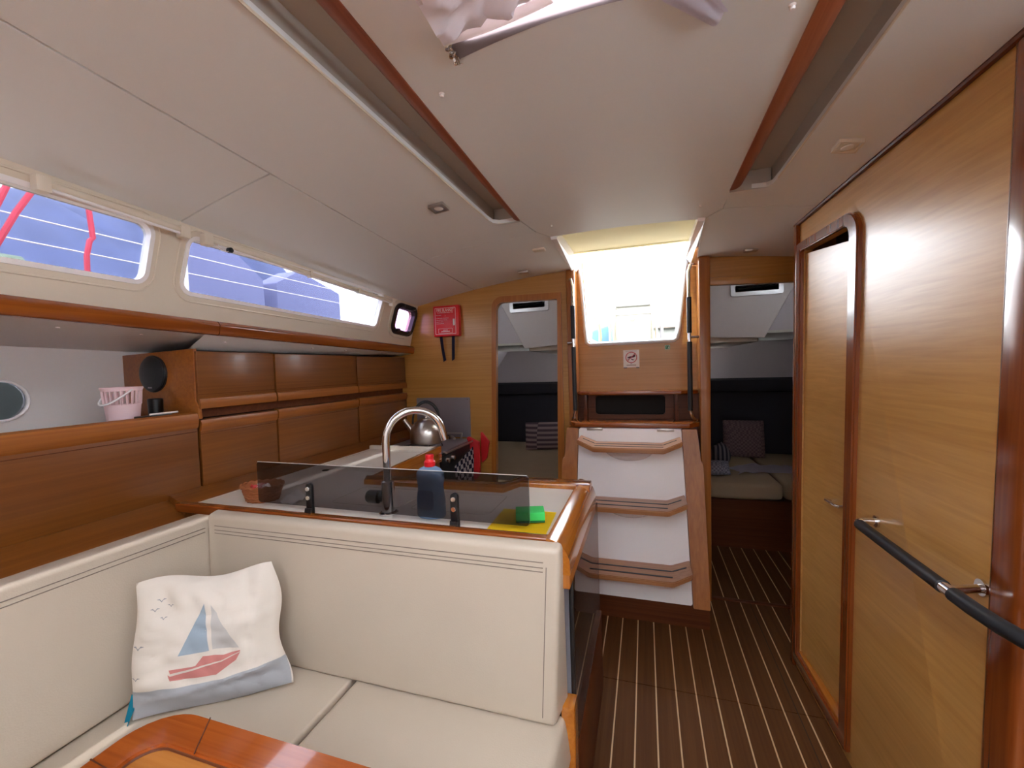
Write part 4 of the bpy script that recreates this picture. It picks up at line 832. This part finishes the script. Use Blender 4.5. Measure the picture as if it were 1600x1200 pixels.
bm = MB(); box(bm, .121, .151, 2.7475, 2.7498, 1.482, 1.509); part('sheet', bm, mat('sticker_white', (190, 214, 180), .5), gs, smooth=False)
bm = MB(); box(bm, .125, .147, 2.7468, 2.7476, 1.486, 1.505); part('green_field', bm, mat('sign_green', (24, 120, 62), .5), gs, smooth=False)
bm = MB(); prism(bm, [(.139, 1.488), (.145, 1.488), (.142, 1.503)], 2.7462, 2.747, 'y'); prism(bm, [(.127, 1.497), (.133, 1.500), (.133, 1.494)], 2.7462, 2.747, 'y'); part('white_figure', bm, white_p, gs, smooth=False)

# ================================================================ CEILING FITTINGS
def downlight(x, y, lab, on_white, s=.032):
    z = ceil(x, y); t = thing('ceiling_light', lab, 'ceiling light', (x, y, z), 'square downlights in the headliner')
    fr_m = brushed if not on_white else cream_m
    bm = MB(); plate(bm, rr(x - s, x + s, y - s, y + s, .004), [rr(x - s + .006, x + s - .006, y - s + .006, y + s - .006, .002)], lambda u, v, w: (u, v, ceil(u, v) - .010 * w)); part('frame', bm, fr_m, t)
    bm = MB(); box(bm, x - s + .006, x + s - .006, y - s + .006, y + s - .006, z - .008, z - .004); part('plate', bm, steel_dull if not on_white else cream_m, t)
    bm = MB(); lathe(bm, [(0, -.003), (.016, -.002), (.018, 0)], (x, y, z - .008), 20); part('lens', bm, white_p, t)
downlight(-.757, 1.512, 'square steel downlight in the left ceiling panel beside the long cove', False)
downlight(.588, 1.523, 'cream square downlight in the right ceiling panel by the partition', True)
for (x, y, nm, lab, m_) in ((-.520, 2.19, 'switch_box', 'small cream switch box on the ceiling left of the hatch', cream_m), (-.70, 2.52, 'vent_strip', 'small flat light strip on the ceiling above the left cabin door', brushed), (.550, 2.54, 'vent_strip', 'small flat light strip on the ceiling above the right cabin door', brushed)):
    bm = MB(); z = ceil(x, y); box(bm, x - .032, x + .032, y - .022, y + .022, z - .010, z + .004, .003); solo(nm, bm, m_, lab, 'ceiling fitting')
i = 0
for (x, y, lab) in ((-.472, .983, 'white press stud on the ceiling at the near left of the hatch cloth'), (-.392, 1.914, 'white press stud on the ceiling beside the left corner of the companionway'), (.230, 1.909, 'white press stud on the ceiling beside the right corner of the companionway'), (.289, .983, 'white hook on the ceiling beside the right cove')):
    bm = MB(); lathe(bm, [(0, -.009), (.004, -.0085), (.0055, -.005), (.004, -.003), (.007, 0), (.007, .003)], (x, y, ceil(x, y)), 14); solo('ceiling_stud', bm, white_m, lab, 'stud', 'studs on the centre ceiling panel')

# cloth screen hanging under the saloon skylight
cloth_m = mat('white_voile', (232, 228, 238), .8, bump=.1, bscale=30)
_n = cloth_m.node_tree; _p = _n.nodes['Principled BSDF']; _o = _n.nodes['Material Output']; _t = _n.nodes.new('ShaderNodeBsdfTranslucent'); _t.inputs[0].default_value = (.86, .84, .9, 1); _mx = _n.nodes.new('ShaderNodeMixShader'); _mx.inputs[0].default_value = .35
_n.links.new(_p.outputs[0], _mx.inputs[1]); _n.links.new(_t.outputs[0], _mx.inputs[2]); _n.links.new(_mx.outputs[0], _o.inputs[0])
ck = thing('skylight_cloth', 'rumpled white cloth screen hanging under the skylight at the top', 'cloth', (-.1, .5, 2.08))
_mx.inputs[0].default_value = .05
grey_c = mat('grey_film', (176, 166, 168), .35)
bm = MB(); surf(bm, lambda u, v: (-.398 + .60 * u, .30 + v * (.60 - .03 * math.sin(PI * u)), ceil(-.398 + .60 * u, .30 + .59 * v) - .004 - .008 * math.sin(PI * v) * abs(noise.noise(Vector((u * 5, v * 3, 0))))), 24, 10); bmesh.ops.solidify(bm, geom=list(bm.faces), thickness=.0015); part('grey_film', bm, grey_c, ck)
bm = MB()
surf(bm, lambda u, v: (-.392 + .24 * u, .845 - .030 * u ** 2 - .036 * v * (1 - .4 * u), ceil(-.3, .84) - .016 - .010 * math.sin(PI * v)), 14, 6); bmesh.ops.solidify(bm, geom=list(bm.faces), thickness=.002); part('hem', bm, white_p, ck, 'bright white hem')
bm = MB()
def fold(u, v):
    x = -.378 + .42 * u; y = .812 - .34 * v - .10 * u * (1 - v)
    n = noise.noise(Vector((u * 4.5 + 2, v * 4, 3))) + .6 * abs(noise.noise(Vector((u * 8 - v * 3, v * 7, 6)))) + .3 * noise.noise(Vector((u * 16, v * 14, 1)))
    return (x + .012 * n, y + .008 * n, ceil(x, y) - .022 - .030 * math.sin(PI * min(1, v + .15)) - .030 * n)
surf(bm, fold, 46, 40); part('gathered_fold', bm, cloth_m, ck)
foil = mat('silver_foil', (214, 210, 206), .18, 1, bump=.8, bscale=60)
bm = MB()
surf(bm, lambda u, v: (-.397 + .016 * u + .003 * math.sin(v * 20), .842 + .066 * v, ceil(-.39, .9) - .006 - .010 * abs(noise.noise(Vector((u * 3 + .5, v * 9, 0))))), 8, 18); part('foil_tab', bm, foil, ck, 'crinkled silver foil corner')
bm = MB(); tube(bm, [(-.397, .2, ceil(-.4, .2) - .008), (-.394, .55, ceil(-.4, .55) - .008), (-.390, .845, ceil(-.4, .84) - .010)], .007, 6); part('hem_cord', bm, white_p, ck)
bm = MB()
def loose(u, v):
    a = Vector((.030, .885)).lerp(Vector((.146, .988)), u); b = Vector((.10, .84)).lerp(Vector((.170, .948)), u); p = a.lerp(b, v)
    return (p.x, p.y, ceil(p.x, p.y) - .004 - .010 * abs(math.sin(v * 4.2)))
surf(bm, loose, 8, 14); bmesh.ops.solidify(bm, geom=list(bm.faces), thickness=.002); part('loose_corner', bm, cloth_m, ck, 'loose lilac-white corner')

# ================================================================ AFT CABINS
def cab_shell():
    bm = MB(); box(bm, -2.05, -.42, 5.0, 5.03, 0, 1.60); struct('wall_back', bm, cab_in)
    bm = MB(); box(bm, .30, 1.88, 5.0, 5.03, 0, 1.60); struct('wall_back', bm, cab_in)
    for sg, xo in ((-1, -2.05), (1, 1.88)):
        bm = MB(); prism(bm, [(xo, 0), (xo, 1.0), (xo - sg * .50, 1.62), (xo - sg * .62, 2.06), (xo - sg * .59, 2.06), (xo - sg * .47, 1.63), (xo + sg * .03, 1.0), (xo + sg * .03, 0)], 2.695, 3.62, 'y'); struct('wall_left' if sg < 0 else 'wall_right', bm, cab_in)
        bm = MB(); prism(bm, [(xo, 0), (xo, 1.0), (xo - sg * .42, 1.595), (xo + sg * .03, 1.595), (xo + sg * .03, 0)], 3.62, 5.0, 'y'); struct('wall_left' if sg < 0 else 'wall_right', bm, cab_in)
    bm = MB(); box(bm, -1.50, -.42, 2.725, 3.62, 2.06, 2.08); struct('ceiling_cabin', bm, ceil_m)
    bm = MB(); box(bm, .31, 1.34, 2.725, 3.62, 2.06, 2.08); struct('ceiling_cabin', bm, ceil_m)
    bm = MB(); box(bm, -.440, -.42, 2.80, 3.62, 1.49, 2.08); struct('wall_inner', bm, white_hull)
    bm = MB(); box(bm, .31, .33, 2.80, 3.62, 1.49, 2.08); struct('wall_inner', bm, white_hull)
    bm = MB(); box(bm, -2.05, -.42, 3.62, 5.03, 1.60, 1.62); struct('ceiling_cabin', bm, gelc)
    bm = MB(); box(bm, .31, 1.88, 3.62, 5.03, 1.60, 1.62); struct('ceiling_cabin', bm, gelc)
    bm = MB(); box(bm, -2.05, -.42, 2.70, 5.0, -.04, 0); struct('floor', bm, plank_m)
    bm = MB(); box(bm, .31, 1.88, 3.475, 5.0, -.04, 0); struct('floor', bm, plank_m)
gelc = mat('deck_gelcoat', (214, 212, 200), .4)
cab_shell()
for a_, b_ in ((-1.62, -.442), (.332, 1.45)):
    bm = MB(); box(bm, a_, b_, 3.622, 3.64, 1.60, 2.08); struct('wall_inner', bm, cab_in)
def cabin(side):
    L_ = side < 0
    m = (lambda x: x) if L_ else (lambda x: -.146 - x)
    # moulded cockpit-seat box hanging from the deck head
    bm = MB(); poly = [(m(-.42), 1.60), (m(-1.01), 1.565), (m(-1.21), 1.95), (m(-1.20), 2.06), (m(-.42), 2.06)]
    prism(bm, poly, 3.59, 3.618, 'y', .006, 3)
    o = solo('cockpit_locker_underside', bm, white_hull, ('moulded white locker underside in the ' + ('left' if L_ else 'right') + ' aft cabin'), 'locker', 'cockpit locker mouldings')
    bm = MB(); a, b = sorted((m(-.42), m(-.98))); box(bm, a, b, 3.63, 4.99, 1.54, 1.598, .012, 3); solo('locker_lip', bm, cream_m, 'pale lower lip of the locker in the ' + ('left' if L_ else 'right') + ' aft cabin', 'panel')
    t = thing('cabin_port', 'small open port with dark louvre high in the ' + ('left' if L_ else 'right') + ' aft cabin', 'port', (m(-.92), 3.58, 1.93), 'ports in the aft cabins')
    a, b = sorted((m(-1.13), m(-.78))); bm = MB(); pl_ = rr(a, b, 1.885, 1.985, .015); plate(bm, pl_, [rr(a + .03, b - .03, 1.915, 1.965, .01)], lambda u, v, w: (u, 3.585 - .02 * w, v)); part('port_rim', bm, white_m, t)
    bm = MB(); prism(bm, rr(a + .028, b - .028, 1.912, 1.967, .01), 3.59, 3.597, 'y'); part('port_glass', bm, navy_m, t)
    bm = MB(); tube(bm, [(a + .05, 3.565, 1.935), ((a + b) / 2, 3.56, 1.945), (b - .05, 3.565, 1.955)], .010, 8); part('stay', bm, black_m, t)
    # dark upholstered backboard
    a, b = sorted((m(-.43), m(-1.80))); bm = MB(); box(bm, a, b, 4.55, 4.60, .0, 1.23, .02); box(bm, a, b, 4.50, 4.62, 1.10, 1.22, .02); solo('berth_backboard', bm, bed_dark, 'dark upholstered board at the head of the ' + ('left' if L_ else 'right') + ' cabin berth', 'headboard')
cabin(-1); cabin(1)
def mattress(x0, x1, y0, y1, zt, lab):
    bm = MB(); box(bm, x0, x1, y0, y1, zt - .12, zt, .03, 4)
    bmesh.ops.subdivide_edges(bm, edges=[e for e in bm.edges if e.calc_length() > .3], cuts=6, use_grid_fill=True)
    for v in bm.verts: v.co.z += .012 * noise.noise(v.co * 3)
    solo('mattress', bm, sheet_m, lab, 'mattress', 'mattresses in the aft cabins')
mattress(-1.95, -.45, 2.80, 4.54, .56, 'beige mattress on the berth in the left aft cabin')
mattress(.33, .93, 3.40, 4.54, .50, 'beige mattress nearer the steps in the right aft cabin')
mattress(.94, 1.85, 3.40, 4.54, .505, 'second beige mattress pushed beside the first in the right aft cabin')
bm = MB(); box(bm, -1.95, -.45, 2.82, 4.54, 0, .425); solo('berth', bm, dark_wood, 'dark wooden berth platform in the left aft cabin', 'berth')
bm = MB(); box(bm, .32, 1.85, 3.45, 4.54, 0, .37); solo('berth', bm, dark_wood, 'dark wooden berth platform in the right aft cabin', 'berth')
def pillow(c, sx, sy, sz, rz, tilt, m_, lab, name='cabin_pillow', grp='pillows in the aft cabins'):
    bm = MB(); Mx = Matrix.Translation(c) @ Matrix.Rotation(rz, 4, 'Z') @ Matrix.Rotation(tilt, 4, 'X')
    def pf_(s): return lambda u, v: Mx @ Vector(((u - .5) * sx, s * sy * .5 * (max(0, math.sin(PI * u) * math.sin(PI * v))) ** .5, v * sz))
    surf(bm, pf_(1), 14, 14); surf(bm, pf_(-1), 14, 14); bmesh.ops.remove_doubles(bm, verts=bm.verts, dist=.0005); bmesh.ops.recalc_face_normals(bm, faces=list(bm.faces))
    return solo(name, bm, m_, lab, 'pillow', grp)
stripe = weave('striped_ticking', (150, 130, 130), (84, 66, 74), (1, 1, 44)); chk = weave('checked_cotton', (128, 104, 106), (100, 78, 82), (60, 60, 60)); chk2 = weave('grey_checked_cotton', (150, 148, 160), (110, 108, 124), (70, 70, 70))
pillow(Vector((-.90, 4.1, .57)), .52, .13, .28, .25, -.35, stripe, 'striped pillow leaning at the head of the left cabin berth')
pillow(Vector((.86, 4.30, .51)), .34, .14, .34, -.1, -.25, chk, 'pink checked pillow standing on the right cabin berth')
pillow(Vector((.60, 3.85, .51)), .20, .16, .20, 1.2, -.1, weave('navy_striped', (120, 112, 118), (26, 26, 44), (60, 1, 1)), 'navy striped pillow beside the door post in the right cabin')
pillow(Vector((.52, 3.60, .51)), .22, .12, .12, .1, -.7, chk2, 'small grey checked pillow nearest the door in the right cabin')
bm = MB()
def crump(u, v):
    x = .68 + .62 * u + .03 * math.sin(v * 6); y = 3.62 + .24 * v + .10 * math.sin(u * 3)
    return (x, y, .512 + .035 * abs(noise.noise(Vector((u * 5, v * 3, 3)))) + .02 * math.sin(PI * u) * math.sin(PI * v))
surf(bm, crump, 34, 16); bmesh.ops.solidify(bm, geom=list(bm.faces), thickness=.004); solo('crumpled_towel', bm, mat('lilac_towel', (190, 180, 196), .9), 'crumpled lilac towel lying across the right cabin mattresses', 'towel')

# ================================================================ COCKPIT seen through the companionway
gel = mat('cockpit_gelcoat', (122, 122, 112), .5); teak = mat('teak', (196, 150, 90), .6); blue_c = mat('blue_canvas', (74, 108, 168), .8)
bm = MB(); box(bm, -.42, .31, 2.82, 7.2, 1.49, 1.51); box(bm, -2.6, -.42, 2.72, 7.2, 2.095, 2.11) if 0 else None; struct('floor', bm, gel)
ct = thing('cockpit_moulding', 'white cockpit seats and coamings outside beyond the hatch', 'cockpit', (0, 5, 1.5))
bm = MB(); box(bm, -1.6, -.60, 5.04, 6.0, 1.52, 1.74, .03, 3); part('seat', bm, gel, ct)
bm = MB(); box(bm, .35, 1.5, 5.04, 6.0, 1.52, 1.74, .03, 3); part('seat', bm, gel, ct)
bm = MB(); box(bm, -1.9, -1.35, 3.66, 6.6, 1.625, 2.06, .06, 4); part('coaming', bm, gel, ct)
bm = MB(); box(bm, 1.2, 1.7, 3.66, 6.6, 1.625, 2.06, .06, 4); part('coaming', bm, gel, ct)
bm = MB(); box(bm, -1.6, 1.5, 6.0, 6.5, 1.5, 1.98, .05, 3); part('aft_bench', bm, gel, ct)
bm = MB(); box(bm, .13, .5, 5.9, 5.99, 1.86, 1.90, .01); part('seat_line', bm, pipe_m, ct)
bm = MB()
surf(bm, lambda u, v: (-2.0 + 3.8 * u, 3.9 + 3.4 * v, 3.55 + .35 * math.sin(PI * u)), 12, 4); bmesh.ops.solidify(bm, geom=list(bm.faces), thickness=.01); bi = thing('unseen_canopy', 'unseen canopy on tubes added to shade the cockpit', 'unseen_canopy', (-.1, 5.6, 2.0)); part('canvas', bm, mat('canopy_canvas', (60, 66, 84), .9), bi)  # canopy out of view, added to shade the cockpit so it burns out less
for x_ in (-1.95, 1.75):
    for y_ in (4.0, 7.2): bm = MB(); tube(bm, [(x_, 5.6, 2.05), (x_, y_, 3.55)], .015, 8); part('pole', bm, chrome, bi)
bn = thing('binnacle', 'white steering pedestal with chrome hoop rail in the cockpit', 'binnacle', (-.11, 4.5, 1.51))
bm = MB(); prism(bm, rp([(-.30, 1.51), (.085, 1.51), (.075, 1.98), (.06, 2.03), (-.255, 2.03), (-.28, 1.98)], .02), 4.5, 4.85, 'y', .012); part('pedestal', bm, gel, bn)
bm = MB(); box(bm, -.275, .065, 4.47, 4.52, 1.985, 2.055, .012, 3); part('instrument_pod', bm, mat('pod_grey', (104, 104, 100), .4), bn)
bm = MB(); lathe(bm, [(0, -.012), (.022, -.010), (.024, 0)], (-.11, 4.5, 1.86), 16, ax='y'); part('badge', bm, teak, bn)
bm = MB(); box(bm, -.275, .07, 4.492, 4.499, 1.905, 1.915); part('seam', bm, pipe_m, bn)
bm = MB(); tube(bm, [(-.335, 4.46, 1.51), (-.335, 4.46, 1.95), (-.31, 4.46, 2.06), (-.25, 4.46, 2.11), (-.08, 4.46, 2.135), (.05, 4.46, 2.115), (.11, 4.46, 2.06), (.118, 4.46, 1.95), (.128, 4.46, 1.51)], .014, 10); part('hoop_rail', bm, chrome, bn, 'chrome hoop rail')
for (a, b, lab) in ((-.30, -.285, 0), (.075, .088, 0)):
    bm = MB(); box(bm, a, b, 4.44, 4.48, 1.52, 2.0, .004); part('teak_strip', bm, teak, bn)
bm = MB(); tube(bm, [(.175, 4.5, 1.51), (.170, 4.5, 1.86)], .015, 8); solo('cockpit_stanchion', bm, steel_dull, 'grey upright tube right of the steering pedestal', 'tube')
bm = MB(); tube(bm, arc((-.88, 4.75, 1.72), .42, -.7, 1.2, 24, ((1, 0, 0), (0, 0, 1))), .016, 8); solo('steering_wheel_rim', bm, teak, 'tan curved wheel rim left of the steering pedestal', 'wheel')
bm = MB(); hexa(bm, [(-.585, 5.0, 1.515), (-.36, 5.0, 1.515), (-.36, 5.4, 1.515), (-.585, 5.4, 1.515), (-.585, 5.0, 1.80), (-.37, 5.0, 1.86), (-.37, 5.4, 1.86), (-.585, 5.4, 1.80)], .03, 3); solo('blue_canvas_bag', bm, blue_c, 'blue canvas bag on the cockpit sole behind the wheel rim', 'bag')
bm = MB(); tube(bm, [(-.56, 5.2, 3.62), (-.50, 5.2, 2.75), (-.42, 5.2, 2.62), (-.30, 5.2, 2.33), (-.27, 5.2, 2.24), (-.25, 5.0, 1.52)], .008, 6); solo('mooring_line', bm, pipe_m, 'thin rope hanging in the sky left of the pedestal', 'rope')
sr = thing('stern_rail', 'thin stern rails behind the steering pedestal', 'rail', (-.1, 6.3, 1.98))
for q_ in ([(-.62, 6.3, 1.985), (-.62, 6.4, 2.21), (-.42, 6.4, 2.19), (-.30, 6.4, 2.19), (-.30, 6.3, 1.985)], [(-.66, 6.3, 1.985), (-.60, 6.4, 2.30), (-.50, 6.4, 2.27), (-.38, 6.4, 2.28), (-.36, 6.3, 1.985)], [(.25, 6.3, 1.985), (.25, 6.4, 2.12), (.6, 6.4, 2.10), (.6, 6.3, 1.985)]):
    bm = MB(); tube(bm, q_, .012, 6); part('rail_tube', bm, steel_dull, sr)

# ================================================================ OUTSIDE THE PORT WINDOWS
lk = thing('guard_rail', 'wire guard rail along the deck edge outside the port windows', 'guard rail', (-2.35, 1, 1.62))
for z in (1.955, 2.05):
    bm = MB(); tube(bm, [(-2.3, -2.5, z), (-2.3, 6, z + .0)], .0032, 6); part('wire', bm, white_m, lk)
for y in (1.62, 3.15):
    bm = MB(); tube(bm, [(-2.3, y, 1.62), (-2.3, y, 2.22)], .011, 8); part('stanchion', bm, white_m, lk)
redr = mat('red_rope', (206, 62, 84), .7)
for pts, lab in (([(-2.2, .99, 2.35), (-2.2, .945, 2.145), (-2.2, .90, 2.02), (-2.24, .84, 1.66)], 'slack red rope outside the left window, leftmost'), ([(-2.2, 1.06, 2.4), (-2.2, 1.015, 2.15), (-2.2, .955, 2.03), (-2.2, .90, 1.90), (-2.24, .82, 1.66)], 'red rope slanting across the left window'), ([(-2.2, 1.16, 2.4), (-2.2, 1.17, 2.15), (-2.2, 1.18, 2.0), (-2.2, 1.168, 1.985), (-2.2, 1.155, 1.92), (-2.2, 1.15, 1.64)], 'red rope hanging straight down at the right of the left window')):
    bm = MB(); tube(bm, pts, .010, 8); solo('red_rope', bm, redr, lab, 'rope', 'red ropes outside the port windows')
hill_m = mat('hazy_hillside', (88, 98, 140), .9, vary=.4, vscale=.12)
bm = MB()
def hill(u, v):
    y = -60 + 220 * u; r = v
    K = [(-60, 38), (42, 39), (58, 42), (72, 54), (82, 52), (92, 30), (160, 18)]
    hb = next(a[1] + (b[1] - a[1]) * (y - a[0]) / (b[0] - a[0]) for a, b in zip(K, K[1:]) if y <= b[0] + 1e-6)
    h = hb + 1.8 * noise.noise(Vector((u * 30, 1, 0))) + 1.2 * noise.noise(Vector((u * 90, 3, 0)))
    return (-60 - 60 * v, y, -2 + h * math.sin(PI * .5 * v) + .8 * noise.noise(Vector((u * 40, v * 8, 2))))
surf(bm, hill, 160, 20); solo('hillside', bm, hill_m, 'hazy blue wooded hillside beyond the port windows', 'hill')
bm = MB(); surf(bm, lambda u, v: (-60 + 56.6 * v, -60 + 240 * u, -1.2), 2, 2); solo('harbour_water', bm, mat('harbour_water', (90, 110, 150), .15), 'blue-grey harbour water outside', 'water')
tree_m = mat('olive_leaves', (104, 116, 96), .9)
random.seed(3)
for k, (y, z, r) in enumerate(((4.2, 2.6, 1.1), (6.6, 2.2, .8))):
    bm = MB(); bmesh.ops.create_icosphere(bm, subdivisions=4, radius=r)
    for v in bm.verts: v.co = v.co * (1 + .25 * noise.noise(v.co * 2.2)) + Vector((-11, y, z))
    solo('tree', bm, tree_m, ['olive green tree crown seen low in the left window', 'smaller green tree crown right of the olive green one'][k], 'tree', 'trees on the quay')
roof_b = mat('blue_grey_awning', (112, 114, 150), .8)
nbm = thing('neighbour_boat', 'white neighbouring yacht filling the aft part of the middle window', 'boat', (-6, 8, -1))
bm = MB(); prism(bm, [(5.9, -1.2), (5.9, 2.2), (7.2, 2.55), (12.5, 2.75), (13, -1.2)], -7, -5, 'x', .1); part('hull', bm, white_m, nbm)
bm = MB(); prism(bm, [(8.2, 2.05), (8.5, 2.25), (10.2, 2.3), (10.2, 2.1)], -4.98, -4.9, 'x'); part('cabin_window', bm, roof_b, nbm)
for q, lab in ((((3.15, -1.2), (3.15, 3.0), (3.75, 2.93), (4.2, 2.62), (4.35, -1.2)), 'blue-grey gabled shed seen at the left of the middle window'), (((4.4, -1.2), (4.40, 2.62), (4.8, 2.86), (5.6, 2.66), (5.7, -1.2)), 'blue-grey gabled shed seen nearer the centre of the middle window')):
    bm = MB(); prism(bm, q, -5.0, -4.6, 'x', .02); solo('quay_shed', bm, roof_b, lab, 'shed', 'sheds on the quay')
